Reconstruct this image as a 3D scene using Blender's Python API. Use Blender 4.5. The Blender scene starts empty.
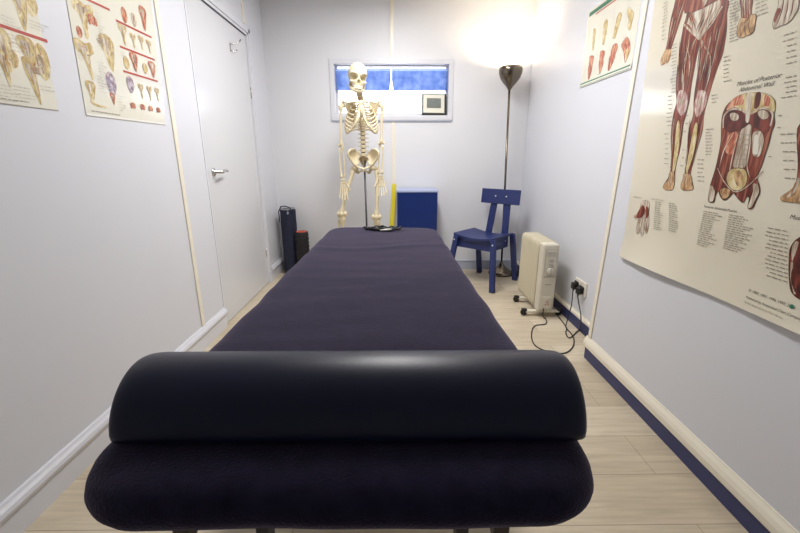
import bpy, bmesh, math, random
from mathutils import Vector, Matrix, Euler, noise
random.seed(7)
C = bpy.context.scene.collection
PI = math.pi
def V(*a): return Vector(a)

# ------------------------------------------------------------------ camera
F_PX, PITCH, YAW, ROLL, CAM_H = 391.43, 0.27307, 0.01021, -0.00073, 1.1
def ray(u, v):
    a = (u - 400) / F_PX; b = (266.5 - v) / F_PX
    c, s = math.cos(ROLL), math.sin(ROLL); a, b = c*a - s*b, s*a + c*b
    y = math.cos(PITCH) + b*math.sin(PITCH); z = -math.sin(PITCH) + b*math.cos(PITCH)
    c, s = math.cos(YAW), math.sin(YAW)
    return V(c*a + s*y, -s*a + c*y, z)
def at(u, v, ax, val):
    """survey point: where the sight line through a photo point meets a real plane (axis 0/1/2 = val)"""
    d = ray(u, v); o = V(0, 0, CAM_H)
    return o + d * ((val - o[ax]) / d[ax])
cam_d = bpy.data.cameras.new('camera'); cam = bpy.data.objects.new('camera', cam_d); C.objects.link(cam)
o_ = ray(400, 266.5); r_ = (ray(401, 266.5) - o_).normalized(); u_ = (ray(400, 265.5) - o_).normalized(); f_ = o_.normalized()
M = Matrix((r_, u_, -f_)).transposed().to_4x4(); M.translation = V(0, 0, CAM_H)
cam.matrix_world = M
cam_d.sensor_width = 36; cam_d.lens = F_PX / 800 * 36; cam_d.clip_start = 0.02
bpy.context.scene.camera = cam

# ------------------------------------------------------------------ materials
def nd(nt, t, **kw):
    n = nt.nodes.new(t)
    for k, v in kw.items():
        if k in n.inputs: n.inputs[k].default_value = v
        else: setattr(n, k, v)
    return n
def mat(name, col, rough=.5, metal=0, bump=0, bscale=200, var=0, vscale=6, spec=.5, sheen=0, coat=0, stretch=(1, 1, 1), sheen_tint=None):
    m = bpy.data.materials.new(name); m.use_nodes = True; nt = m.node_tree
    b = nt.nodes['Principled BSDF']
    b.inputs['Base Color'].default_value = (*col, 1); b.inputs['Roughness'].default_value = rough
    b.inputs['Metallic'].default_value = metal; b.inputs['Specular IOR Level'].default_value = spec
    b.inputs['Coat Weight'].default_value = coat; b.inputs['Coat Roughness'].default_value = .08
    if sheen:
        b.inputs['Sheen Weight'].default_value = sheen; b.inputs['Sheen Roughness'].default_value = .45
        b.inputs['Sheen Tint'].default_value = (*(sheen_tint or (1, 1, 1)), 1)
    tc = nd(nt, 'ShaderNodeTexCoord'); mp = nd(nt, 'ShaderNodeMapping'); mp.inputs['Scale'].default_value = stretch
    nt.links.new(tc.outputs['Object'], mp.inputs['Vector'])
    n = nd(nt, 'ShaderNodeTexNoise', Scale=vscale, Detail=5.0); nt.links.new(mp.outputs[0], n.inputs['Vector'])
    mx = nd(nt, 'ShaderNodeMix', data_type='RGBA')
    k = max(var, .015)
    mx.inputs[6].default_value = (*[c*(1-k) for c in col], 1); mx.inputs[7].default_value = (*[min(1, c*(1+k)) for c in col], 1)
    nt.links.new(n.outputs['Fac'], mx.inputs[0]); nt.links.new(mx.outputs[2], b.inputs['Base Color'])
    if bump:
        n2 = nd(nt, 'ShaderNodeTexNoise', Scale=bscale, Detail=3.0); nt.links.new(mp.outputs[0], n2.inputs['Vector'])
        bp = nd(nt, 'ShaderNodeBump', Strength=bump, Distance=.002); nt.links.new(n2.outputs['Fac'], bp.inputs['Height'])
        nt.links.new(bp.outputs[0], b.inputs['Normal'])
    return m
def muscle(name, c0, c1, c2, stretch=(60, 60, 6)):
    m = bpy.data.materials.new(name); m.use_nodes = True; nt = m.node_tree; b = nt.nodes['Principled BSDF']
    b.inputs['Roughness'].default_value = .35
    tc = nd(nt, 'ShaderNodeTexCoord'); mp = nd(nt, 'ShaderNodeMapping'); mp.inputs['Scale'].default_value = stretch
    nt.links.new(tc.outputs['Object'], mp.inputs['Vector'])
    n = nd(nt, 'ShaderNodeTexNoise', Scale=1.0, Detail=4.0, Distortion=.6); nt.links.new(mp.outputs[0], n.inputs['Vector'])
    r = nd(nt, 'ShaderNodeValToRGB'); e = r.color_ramp.elements
    e[0].position = .35; e[0].color = (*c0, 1); e[1].position = .66; e[1].color = (*c2, 1)
    k = e.new(.52); k.color = (*c1, 1)
    nt.links.new(n.outputs['Fac'], r.inputs[0]); nt.links.new(r.outputs[0], b.inputs['Base Color'])
    return m
MT = {}
MT['wall'] = mat('painted_wall', (.655, .670, .722), .42, bump=.04, bscale=60, var=.02, vscale=2)
MT['wall_back'] = mat('painted_back_wall', (.70, .71, .745), .5, bump=.04, bscale=60, var=.02, vscale=2)
MT['ceiling'] = mat('ceiling_paint', (.8, .8, .8), .8)
MT['cream'] = mat('cream_gloss_strip', (.80, .75, .63), .35)
MT['trim_white'] = mat('white_gloss_trim', (.66, .67, .72), .3)
MT['trim_grey'] = mat('grey_blue_skirting', (.46, .50, .60), .35)
MT['navy_board'] = mat('navy_kickboard', (.030, .038, .125), .45, var=.1)
MT['door'] = mat('door_paint', (.64, .65, .68), .22, var=.02, vscale=1.5)
MT['chrome'] = mat('brushed_chrome', (.62, .6, .58), .22, metal=1)
MT['bolt'] = mat('white_bolt_cap', (.75, .76, .8), .35)
MT['gap'] = mat('dark_gap', (.05, .05, .06), .8)
MT['fleece'] = mat('purple_fleece', (.0155, .0135, .030), .95, bump=.8, bscale=240, var=.6, vscale=34, sheen=.38, sheen_tint=(.62, .56, .74), spec=.05)
MT['leather'] = mat('navy_leather', (.007, .0095, .030), .38, bump=.10, bscale=300, var=.15, vscale=12, spec=.29)
MT['wood_leg'] = mat('dark_stained_beech', (.06, .04, .03), .45, var=.1, vscale=4, stretch=(8, 8, 1))
MT['bone'] = mat('ivory_bone', (.68, .59, .40), .45, bump=.1, bscale=80, var=.12, vscale=18)
MT['bone_dk'] = mat('tan_bone', (.55, .43, .26), .5, var=.15, vscale=40)
MT['cartilage'] = mat('pale_cartilage', (.80, .76, .64), .4, var=.05)
MT['disc'] = mat('brown_disc', (.17, .12, .07), .5)
MT['tooth'] = mat('tooth_white', (.82, .78, .64), .3)
MT['steel'] = mat('dark_steel', (.07, .07, .075), .45, metal=.5)
MT['bronze'] = mat('smoked_bronze_chrome', (.17, .145, .115), .2, metal=1)
MT['blue_paint'] = mat('cobalt_painted_wood', (.014, .026, .125), .42, bump=.08, bscale=50, var=.15, vscale=14)
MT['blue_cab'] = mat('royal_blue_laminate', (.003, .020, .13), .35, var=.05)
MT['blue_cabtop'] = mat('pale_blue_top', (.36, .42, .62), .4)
MT['yellow'] = mat('yellow_paint', (.62, .52, .01), .4, var=.06)
MT['heater'] = mat('cream_enamel', (.60, .55, .41), .32, var=.02)
MT['heater_panel'] = mat('cream_plastic', (.62, .58, .48), .45)
MT['heater_grey'] = mat('light_grey_plastic', (.42, .40, .36), .45)
MT['black'] = mat('black_plastic', (.012, .012, .013), .4)
MT['rubber'] = mat('black_rubber_cable', (.014, .014, .014), .55)
MT['socket'] = mat('cream_socket_plastic', (.72, .68, .58), .35)
MT['navy_cloth'] = mat('navy_bag_cloth', (.008, .012, .035), .75, bump=.3, bscale=300, var=.2)
MT['grey_cord'] = mat('grey_cord', (.32, .33, .35), .6)
MT['foam_black'] = mat('black_foam', (.012, .010, .012), .7, var=.2)
MT['red_foam'] = mat('orange_red_core', (.55, .10, .05), .6)
MT['black_cloth'] = mat('black_cloth', (.006, .006, .008), .6, var=.2)
MT['paper'] = mat('laminated_cream_paper', (.70, .655, .53), .16, var=.02, vscale=3, coat=.5)
MT['paper2'] = mat('laminated_white_paper', (.72, .705, .61), .2, var=.02, vscale=3, coat=.4)
MT['paper_edge'] = mat('laminate_edge', (.80, .80, .76), .12, coat=.6)
MT['ink'] = mat('black_ink', (.035, .03, .03), .4)
MT['ink_soft'] = mat('grey_ink', (.30, .27, .22), .4)
MT['ink_faint'] = mat('faint_ink', (.50, .47, .40), .4)
MT['red_ink'] = mat('red_ink', (.42, .055, .04), .35)
MT['green_ink'] = mat('green_ink', (.02, .16, .09), .35)
MT['muscle'] = muscle('muscle_print', (.085, .011, .005), (.21, .036, .016), (.38, .14, .085), (75, 75, 7))
MT['muscle_dk'] = muscle('dark_muscle_print', (.05, .008, .006), (.12, .018, .012), (.24, .05, .03), (40, 40, 20))
MT['muscle_small'] = muscle('small_muscle_print', (.30, .06, .03), (.50, .16, .09), (.70, .40, .25), (90, 90, 25))
MT['tendon'] = muscle('tendon_print', (.26, .17, .11), (.50, .42, .32), (.70, .64, .54), (110, 110, 14))
MT['knee'] = muscle('knee_print', (.30, .10, .08), (.50, .34, .30), (.68, .60, .54), (110, 110, 25))
MT['flesh'] = muscle('flesh_print', (.24, .12, .05), (.50, .30, .14), (.66, .46, .26), (70, 70, 30))
MT['ochre'] = muscle('ochre_print', (.42, .29, .10), (.60, .48, .23), (.72, .64, .42), (60, 60, 25))
MT['violet'] = muscle('violet_print', (.20, .16, .22), (.38, .32, .40), (.60, .54, .58), (60, 60, 60))
MT['outline'] = mat('brown_outline_ink', (.07, .035, .02), .4)
MT['clockcase'] = mat('black_clock_case', (.02, .022, .02), .4)
MT['clockface'] = mat('cream_clock_face', (.74, .72, .62), .4)
MT['lcd'] = mat('grey_lcd', (.17, .19, .18), .3, var=.2, vscale=60)

def floor_mat():
    m = bpy.data.materials.new('pale_oak_planks'); m.use_nodes = True; nt = m.node_tree; b = nt.nodes['Principled BSDF']
    tc = nd(nt, 'ShaderNodeTexCoord'); L = nt.links.new
    mp = nd(nt, 'ShaderNodeMapping'); mp.inputs['Location'].default_value = (.35, .015, 0); L(tc.outputs['Object'], mp.inputs[0])
    br = nd(nt, 'ShaderNodeTexBrick'); br.offset = .37; br.squash = 1
    br.inputs['Scale'].default_value = 1; br.inputs['Brick Width'].default_value = 1.25; br.inputs['Row Height'].default_value = .2
    br.inputs['Mortar Size'].default_value = .0012; br.inputs['Mortar Smooth'].default_value = .3; br.inputs['Bias'].default_value = 0
    br.inputs['Color1'].default_value = (.0, .0, .0, 1); br.inputs['Color2'].default_value = (1, 1, 1, 1); br.inputs['Mortar'].default_value = (.5, .5, .5, 1)
    L(mp.outputs[0], br.inputs['Vector'])
    r1 = nd(nt, 'ShaderNodeValToRGB'); e = r1.color_ramp.elements
    e[0].color = (.55, .475, .355, 1); e[1].color = (.68, .605, .475, 1); L(br.outputs['Color'], r1.inputs[0])
    mp2 = nd(nt, 'ShaderNodeMapping'); mp2.inputs['Scale'].default_value = (1.6, 22, 1); L(tc.outputs['Object'], mp2.inputs[0])
    n = nd(nt, 'ShaderNodeTexNoise', Scale=2.2, Detail=7.0, Roughness=.62, Distortion=.4); L(mp2.outputs[0], n.inputs['Vector'])
    r2 = nd(nt, 'ShaderNodeValToRGB'); e = r2.color_ramp.elements
    e[0].position = .3; e[0].color = (.80, .78, .74, 1); e[1].position = .68; e[1].color = (1.08, 1.07, 1.05, 1); L(n.outputs['Fac'], r2.inputs[0])
    n3 = nd(nt, 'ShaderNodeTexNoise', Scale=3.0, Detail=3.0); L(tc.outputs['Object'], n3.inputs['Vector'])
    r3 = nd(nt, 'ShaderNodeValToRGB'); e = r3.color_ramp.elements
    e[0].position = .3; e[0].color = (.88, .87, .86, 1); e[1].position = .7; e[1].color = (1.04, 1.04, 1.04, 1); L(n3.outputs['Fac'], r3.inputs[0])
    def mul(a, c):
        x = nd(nt, 'ShaderNodeMix', data_type='RGBA', blend_type='MULTIPLY'); x.inputs[0].default_value = 1; L(a, x.inputs[6]); L(c, x.inputs[7]); return x.outputs[2]
    col = mul(mul(r1.outputs[0], r2.outputs[0]), r3.outputs[0])
    mx = nd(nt, 'ShaderNodeMix', data_type='RGBA'); mx.inputs[7].default_value = (.24, .19, .13, 1)
    L(br.outputs['Fac'], mx.inputs[0]); L(col, mx.inputs[6]); L(mx.outputs[2], b.inputs['Base Color'])
    b.inputs['Roughness'].default_value = .42
    bp = nd(nt, 'ShaderNodeBump', Strength=.15, Distance=.001); L(n.outputs['Fac'], bp.inputs['Height']); L(bp.outputs[0], b.inputs['Normal'])
    return m
MT['floor'] = floor_mat()
def glass_mat():
    m = bpy.data.materials.new('window_glass'); m.use_nodes = True; nt = m.node_tree; nt.nodes.remove(nt.nodes['Principled BSDF'])
    fr = nd(nt, 'ShaderNodeFresnel', IOR=1.45); t = nd(nt, 'ShaderNodeBsdfTransparent'); g = nd(nt, 'ShaderNodeBsdfGlossy', Roughness=.02)
    x = nd(nt, 'ShaderNodeMixShader'); nt.links.new(fr.outputs[0], x.inputs[0]); nt.links.new(t.outputs[0], x.inputs[1]); nt.links.new(g.outputs[0], x.inputs[2])
    nt.links.new(x.outputs[0], nt.nodes['Material Output'].inputs[0]); return m
MT['glass'] = glass_mat()
def blind_mat(nm='sheer_blue_blind', c0=(.075, .14, .42, 1), c1=(.24, .33, .62, 1)):
    m = bpy.data.materials.new(nm); m.use_nodes = True; nt = m.node_tree; nt.nodes.remove(nt.nodes['Principled BSDF'])
    tc = nd(nt, 'ShaderNodeTexCoord'); n = nd(nt, 'ShaderNodeTexNoise', Scale=14.0, Detail=6.0); nt.links.new(tc.outputs['Object'], n.inputs['Vector'])
    r = nd(nt, 'ShaderNodeValToRGB'); e = r.color_ramp.elements; e[0].position = .3; e[1].position = .75
    e[0].color = c0; e[1].color = c1
    nt.links.new(n.outputs['Fac'], r.inputs[0])
    d = nd(nt, 'ShaderNodeBsdfDiffuse'); t = nd(nt, 'ShaderNodeBsdfTranslucent')
    nt.links.new(r.outputs[0], d.inputs[0]); nt.links.new(r.outputs[0], t.inputs[0])
    x = nd(nt, 'ShaderNodeMixShader'); x.inputs[0].default_value = .6
    nt.links.new(d.outputs[0], x.inputs[1]); nt.links.new(t.outputs[0], x.inputs[2])
    nt.links.new(x.outputs[0], nt.nodes['Material Output'].inputs[0]); return m
MT['blind'] = blind_mat(); MT['blind_hem'] = blind_mat('pale_blue_blind_hem', (.26, .36, .66, 1), (.42, .52, .78, 1))
def emis(name, col, s):
    m = bpy.data.materials.new(name); m.use_nodes = True; nt = m.node_tree; b = nt.nodes['Principled BSDF']
    b.inputs['Emission Color'].default_value = (*col, 1); b.inputs['Emission Strength'].default_value = s
    b.inputs['Base Color'].default_value = (*col, 1); return m
MT['bulb'] = emis('glowing_bulb', (1, .82, .55), 30)
MT['tube_light'] = emis('lit_ceiling_diffuser', (1, .97, .93), 2)

# ------------------------------------------------------------------ mesh builder
class MB:
    def __init__(s): s.bm = bmesh.new(); s.mats = []
    def mi(s, m):
        if m not in s.mats: s.mats.append(m)
        return s.mats.index(m)
    def faces(s, vs, fs, m, smooth=False):
        k = s.mi(m); bv = [s.bm.verts.new(v) for v in vs]; out = []
        for f in fs:
            try: fa = s.bm.faces.new([bv[i] for i in f])
            except ValueError: continue
            fa.material_index = k; fa.smooth = smooth; out.append(fa)
        return out
    def box(s, a, b, m, bev=0, mtx=None, seg=2):
        x0, y0, z0 = [min(p, q) for p, q in zip(a, b)]; x1, y1, z1 = [max(p, q) for p, q in zip(a, b)]
        t = bmesh.new(); bmesh.ops.create_cube(t, size=1)
        for v in t.verts: v.co = V(x0 + (v.co.x+.5)*(x1-x0), y0 + (v.co.y+.5)*(y1-y0), z0 + (v.co.z+.5)*(z1-z0))
        if bev: bmesh.ops.bevel(t, geom=list(t.edges), offset=bev, segments=seg, affect='EDGES', profile=.5)
        s.add(t, m, mtx)
    def add(s, t, m, mtx=None, smooth=False):
        k = s.mi(m); mp = {}
        for v in t.verts: mp[v] = s.bm.verts.new((mtx @ v.co) if mtx else v.co)
        for f in t.faces:
            fa = s.bm.faces.new([mp[v] for v in f.verts]); fa.material_index = k; fa.smooth = smooth or f.smooth
        t.free()
    def tube(s, pts, r, m, n=10, caps=True):
        """swept tube through pts; r is a number or one radius per point"""
        pts = [Vector(p) for p in pts]; N = len(pts)
        rs = r if isinstance(r, (list, tuple)) else [r]*N
        tang = []
        for i in range(N):
            a = pts[max(i-1, 0)]; b = pts[min(i+1, N-1)]; d = b-a
            tang.append(d.normalized() if d.length > 1e-9 else V(0, 0, 1))
        up = V(0, 0, 1) if abs(tang[0].z) < .9 else V(1, 0, 0)
        nrm = tang[0].cross(up).normalized(); vs = []
        for i in range(N):
            nrm = (nrm - tang[i]*nrm.dot(tang[i])).normalized(); bn = tang[i].cross(nrm)
            for j in range(n):
                t = 2*PI*j/n; vs.append(pts[i] + (nrm*math.cos(t) + bn*math.sin(t))*rs[i])
        fs = [(i*n+j, i*n+(j+1) % n, (i+1)*n+(j+1) % n, (i+1)*n+j) for i in range(N-1) for j in range(n)]
        if caps: fs += [tuple(range(n))[::-1], tuple(range((N-1)*n, N*n))]
        s.faces(vs, fs, m, True)
    def lathe(s, prof, c, m, n=32, mtx=None):
        """prof = [(r, z)], revolved about z through c"""
        vs = []; c = Vector(c)
        for r, z in prof:
            for j in range(n):
                t = 2*PI*j/n; p = V(r*math.cos(t), r*math.sin(t), z)
                vs.append((mtx @ p if mtx else p) + c)
        fs = [(i*n+j, i*n+(j+1) % n, (i+1)*n+(j+1) % n, (i+1)*n+j) for i in range(len(prof)-1) for j in range(n)]
        if prof[0][0] > 1e-6: fs.append(tuple(range(n))[::-1])
        if prof[-1][0] > 1e-6: fs.append(tuple(range((len(prof)-1)*n, len(prof)*n)))
        s.faces(vs, fs, m, True)
    def ball(s, c, r, m, sub=2, mtx=None):
        t = bmesh.new(); bmesh.ops.create_icosphere(t, subdivisions=sub, radius=1)
        rr = r if isinstance(r, (tuple, list)) else (r, r, r)
        for v in t.verts:
            p = V(v.co.x*rr[0], v.co.y*rr[1], v.co.z*rr[2]); v.co = (mtx @ p if mtx else p) + Vector(c)
        s.add(t, m, None, True)
    def plank(s, p0, p1, w, th, m, wdir, bev=.003):
        """straight board from p0 to p1; w along wdir, th across"""
        p0, p1 = Vector(p0), Vector(p1); d = p1-p0; L = d.length; z = d.normalized()
        x = (Vector(wdir) - z*Vector(wdir).dot(z)).normalized(); y = z.cross(x)
        mt = Matrix((x, y, z)).transposed().to_4x4(); mt.translation = p0
        s.box((-w/2, -th/2, 0), (w/2, th/2, L), m, bev, mt)
ORG = {}
def build(mb, name, parent=None, kind=None, origin=None):
    bm = mb.bm
    bmesh.ops.remove_doubles(bm, verts=bm.verts, dist=1e-6)
    bmesh.ops.recalc_face_normals(bm, faces=bm.faces)
    if parent is not None: org = ORG[parent.name]
    elif origin is not None: org = Vector(origin)
    else:
        xs = [v.co.x for v in bm.verts]; ys = [v.co.y for v in bm.verts]; zs = [v.co.z for v in bm.verts]
        org = V((min(xs)+max(xs))/2, (min(ys)+max(ys))/2, min(zs))
    for v in bm.verts: v.co -= org
    me = bpy.data.meshes.new(name); bm.to_mesh(me); bm.free()
    for m in mb.mats: me.materials.append(MT[m])
    o = bpy.data.objects.new(name, me); C.objects.link(o)
    if parent is not None: o.parent = parent
    else: o.location = org
    ORG[o.name] = org.copy()
    if kind: o['kind'] = kind
    return o
def thing(name, loc, label, cat, group=None):
    o = bpy.data.objects.new(name, None); C.objects.link(o); o.location = loc; o.empty_display_size = .1
    ORG[o.name] = Vector(loc); return tag(o, label, cat, group)
def tag(o, label, cat, group=None):
    o['label'] = label; o['category'] = cat
    if group: o['group'] = group
    return o
def one(name, parent, fn, kind=None):
    mb = MB(); fn(mb); return build(mb, name, parent, kind)

# ------------------------------------------------------------------ room shell
XL = -1.150           # left wall face
XN = 1.078            # near, thicker part of the right wall
XF = 1.212            # far part of the right wall
YST = 1.895       # the box section leans a little towards the top
YS = 2.0              # where the right wall steps back
YB = 3.822            # back wall face
YF = -1.9             # wall behind the camera
ZC = 2.42
def sbox(name, a, b, m, bev=0):
    mb = MB(); mb.box(a, b, m, bev); return build(mb, name, None, 'structure')
sbox('floor', (XL-.15, YF-.1, -.08), (XF+.15, YB+.1, 0), 'floor')
sbox('ceiling', (XL-.15, YF-.1, ZC), (XF+.15, YB+.2, ZC+.08), 'ceiling')
DY0, DY1, DZ = 2.462, 3.385, 2.0          # door opening
mb = MB()
mb.box((XL-.1, YF-.1, 0), (XL, DY0, ZC), 'wall'); mb.box((XL-.1, DY1, 0), (XL, YB, ZC), 'wall'); mb.box((XL-.1, DY0, DZ), (XL, DY1, ZC), 'wall')
mb.box((XL-.1, DY0, 0), (XL-.07, DY1, DZ), 'wall')
build(mb, 'wall_left', None, 'structure')
mb = MB(); mb.faces([V(XN, YF-.1, 0), V(XF+.1, YF-.1, 0), V(XF+.1, YS, 0), V(XN, YS, 0), V(XN, YF-.1, ZC), V(XF+.1, YF-.1, ZC), V(XF+.1, YST, ZC), V(XN, YST, ZC)], [(0, 1, 2, 3), (4, 5, 6, 7), (0, 1, 5, 4), (1, 2, 6, 5), (2, 3, 7, 6), (3, 0, 4, 7)], 'wall'); mb.box((XF, YS, 0), (XF+.1, YB, ZC), 'wall')
build(mb, 'wall_right', None, 'structure')
sbox('wall_front', (XL-.1, YF-.1, 0), (XF+.1, YF, ZC), 'wall')
# window opening in the back wall
WX0, WX1, WZ0, WZ1 = -.552, .484, 1.458, 1.897
mb = MB()
mb.box((XL-.1, YB, 0), (WX0, YB+.12, ZC), 'wall_back'); mb.box((WX1, YB, 0), (XF+.1, YB+.12, ZC), 'wall_back')
mb.box((WX0, YB, 0), (WX1, YB+.12, WZ0), 'wall_back'); mb.box((WX0, YB, WZ1), (WX1, YB+.12, ZC), 'wall_back')
build(mb, 'wall_back', None, 'structure')

# skirtings
def skirt(name, fn): mb = MB(); fn(mb); return build(mb, name, None, 'structure')
def prof_y(mb, prof, y0, y1, m):
    """extrude an (x, z) outline along y"""
    n = len(prof); vs = [V(x, y0, z) for x, z in prof] + [V(x, y1, z) for x, z in prof]
    fs = [(i, (i+1) % n, n+(i+1) % n, n+i) for i in range(n)] + [tuple(range(n))[::-1], tuple(range(n, 2*n))]
    mb.faces(vs, fs, m)
SL = [(XL, 0), (XL+.012, 0), (XL+.012, .082), (XL+.015, .087), (XL+.022, .094), (XL+.025, .104), (XL+.021, .116), (XL+.013, .124), (XL+.008, .132), (XL, .134)]
skirt('baseboard_left', lambda b: (prof_y(b, SL, YF, DY0-.012, 'trim_white'), prof_y(b, SL, DY1+.075, YB, 'trim_white')))
def sk_back(b):
    b.box((XL+.02, YB-.014, 0), (XF-.012, YB, .085), 'trim_grey', .003); b.box((XL+.02, YB-.018, .085), (XF-.012, YB, .097), 'trim_grey', .003)
skirt('baseboard_back', sk_back)
CAP = lambda X, z0, z1, t: [(X, z0), (X-t*.75, z0), (X-t, z0+.006), (X-t, z0+(z1-z0)*.45), (X-t*.72, z0+(z1-z0)*.7), (X-t*.3, z1-.006), (X-t*.2, z1), (X, z1)]
def sk_near(b):
    b.box((XN-.010, YF, 0), (XN, YS, .068), 'navy_board', .001)
    prof_y(b, CAP(XN, .068, .13, .018), YF, YS+.012, 'cream')
skirt('baseboard_right', sk_near)
def sk_far(b):
    b.box((XF-.012, YS+.005, 0), (XF, YB, .072), 'navy_board', .001)
    prof_y(b, CAP(XF, .072, .105, .015), YS+.005, YB, 'cream')
skirt('baseboard_right_far', sk_far)
# cover strips
def strip(name, a, b, m='cream', bev=.002): return sbox(name, a, b, m, bev)
yb = at(185, 200, 0, XL).y
strip('trim_1', (XL, yb-.022, .134), (XL+.006, yb+.012, ZC))
strip('trim_2', (XL, DY1-.035, DZ+.075), (XL+.006, DY1-.005, ZC))
mb = MB(); mb.plank((XN-.003, YS-.016-.1*.043, .13), (XN-.003, YST-.016, ZC), .030, .006, 'cream', (0, 1, 0), .002); build(mb, 'trim_3', None, 'structure')
xb = -.030
strip('trim_4', (xb-.014, YB-.006, 1.931), (xb+.014, YB, ZC))
strip('trim_5', (xb-.004, YB-.006, .097), (xb+.022, YB, 1.412))

# door
mb = MB(); mb.box((XL-.045, DY0+.004, .006), (XL-.004, DY1-.004, DZ-.004), 'door', .002)
door = build(mb, 'door_1', None, 'structure')
def arch(b):
    y0, y1 = DY1, DY1+.06
    for (a, c, t) in ((0, .018, .010), (.018, .05, .018), (.05, .06, .012)):
        b.box((XL, y0+a, 0), (XL+t, y0+c, DZ+c), 'trim_white', .002)
        b.box((XL, DY0-.01, DZ+a), (XL+t, y0+c, DZ+c), 'trim_white', .002)
    b.box((XL-.07, DY1-.002, 0), (XL+.004, DY1+.002, DZ), 'trim_white')
    b.box((XL-.07, DY0-.012, 0), (XL+.003, DY0, DZ), 'trim_white')
    b.box((XL-.07, DY0, DZ), (XL+.004, DY1, DZ+.004), 'trim_white')
o = one('door_frame', None, arch); o.name = 'door_frame_1'; o['kind'] = 'structure'
hp = at(214, 172, 0, XL)
def handle(b):
    y, z = hp.y+.0, hp.z
    b.lathe([(0, .0), (.026, 0), (.026, .005), (.022, .009), (.010, .011), (.009, .045), (0, .047)], (0, 0, 0), 'chrome', 24, None)
    for v in b.bm.verts: v.co = V(XL-.004+v.co.z, y+v.co.x, z+v.co.y)
    x = XL+.042
    b.tube([(x, y-.005, z), (x+.002, y+.03, z-.002), (x+.001, y+.06, z+.006), (x, y+.09, z+.007), (x-.004, y+.115, z+.001), (x-.01, y+.122, z-.002)], [.009, .009, .0085, .0075, .007, .005], 'chrome', 12)
one('door_handle', door, handle)
kp = at(232, 47, 0, XL)
def hook(b):
    x, y, z = XL-.002, kp.y, kp.z
    b.box((x-.002, y-.035, z-.035), (x+.003, y-.022, z+.02), 'chrome', .001)
    b.tube([(x+.002, y-.028, z+.012), (x+.02, y-.018, z+.016), (x+.045, y+.012, z+.03), (x+.055, y+.03, z+.05)], .0035, 'chrome', 8); b.ball((x+.055, y+.03, z+.052), .007, 'chrome')
    b.tube([(x+.002, y-.028, z-.028), (x+.02, y-.015, z-.034), (x+.03, y+.0, z-.03), (x+.032, y+.004, z-.018)], .0035, 'chrome', 8); b.ball((x+.032, y+.005, z-.016), .006, 'chrome')
one('coat_hook', door, hook)
for zz in (.25, 1.55):
    one('hinge', door, lambda b: (b.tube([(XL+.0, DY1-.003, zz), (XL+.0, DY1-.003, zz+.08)], .005, 'chrome', 8)))
mb = MB(); mb.box((XL-.12, DY0-.02, -.002), (XL-.05, DY1+.02, .004), 'gap')
mb.bm.free()

# window
def wframe(b):
    o = .034
    for a, c in (((WX0-o, WZ0+.004), (WX0+.006, WZ1-.006)), ((WX1-.006, WZ0+.004), (WX1+o, WZ1-.006))): b.box((a[0], YB-.012, a[1]), (c[0], YB+.0, c[1]), 'trim_white', .002)
    b.box((WX0-o, YB-.012, WZ1-.006), (WX1+o, YB, WZ1+o), 'trim_white', .002)
    b.box((WX0-o, YB-.018, WZ0-o), (WX1+o, YB, WZ0+.004), 'trim_white', .003)
    # lining of the recess
    b.box((WX0, YB+.0005, WZ0), (WX1, YB+.12, WZ0+.008), 'trim_white'); b.box((WX0, YB+.0005, WZ1-.008), (WX1, YB+.12, WZ1), 'trim_white')
    b.box((WX0, YB+.0005, WZ0+.008), (WX0+.008, YB+.12, WZ1-.008), 'trim_white'); b.box((WX1-.008, YB+.0005, WZ0+.008), (WX1, YB+.12, WZ1-.008), 'trim_white')
    b.box((WX0-.03, YB-.014, WZ0-.046), (WX1+.03, YB-.001, WZ0-.034), 'trim_grey', .002)
win = one('window_1', None, wframe, 'structure')
def sash(b):
    y0, y1 = YB+.075, YB+.11
    for a, c in (((WX0+.008, WZ0+.0352), (WX0+.026, WZ1-.0122)), ((WX1-.026, WZ0+.0352), (WX1-.008, WZ1-.0122)), ((WX0+.008, WZ0+.008), (WX1-.008, WZ0+.035)), ((WX0+.008, WZ1-.012), (WX1-.008, WZ1-.008))):
        b.box((a[0], y0, a[1]), (c[0], y1, c[1]), 'trim_white', .003)
one('sash_frame', win, sash)
one('window_pane', win, lambda b: b.box((WX0+.02, YB+.09, WZ0+.03), (WX1-.02, YB+.094, WZ1-.010), 'glass'))
# sheer blue half-blind: a cassette and two hanging panels with a slit between
bl = thing('window_blind', ((WX0+WX1)/2, YB+.045, 1.675), 'short sheer blue blind across the top half of the window', 'blind')
zb = at(380, 90.5, 1, YB+.05).z; zt = at(380, 69, 1, YB+.05).z
one('head_rail', bl, lambda b: b.box((WX0+.010, YB+.042, WZ1-.016), (WX1-.010, YB+.052, WZ1-.0085), 'trim_white', .002))
for k in range(8): one('hanging_loop', bl, lambda b: b.tube([(WX0+.05+k*.134, YB+.047, WZ1-.012), (WX0+.05+k*.134, YB+.047, zt+.012)], .0015, 'trim_white', 6))
xs_ = at(391.3, 80, 1, YB+.05).x
def bpanel(x0, x1, side):
    def f(b):
        N = 30; M_ = 10; vs = []
        for j in range(M_+1):
            t = j/M_; z = zt+.003 + (zb-zt-.003)*t
            if j == 1: z = zt-.016
            xa, xc = x0, x1
            k = .004 + .016*max(0, t-.55)/.45
            if side < 0: xc = x1 - k
            else: xa = x0 + k
            for i in range(N+1):
                x = xa + (xc-xa)*i/N; vs.append(V(x, YB+.047+.002*math.sin(i*1.3)+.001*math.sin(j), z))
        n = N+1
        fa = b.faces(vs, [(j*n+i, j*n+i+1, (j+1)*n+i+1, (j+1)*n+i) for j in range(M_) for i in range(N)], 'blind', True)
        kk = b.mi('blind_hem')
        for f in fa[:N]: f.material_index = kk
        r = bmesh.ops.solidify(b.bm, geom=b.bm.faces[:], thickness=.0008)
    return f
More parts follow.
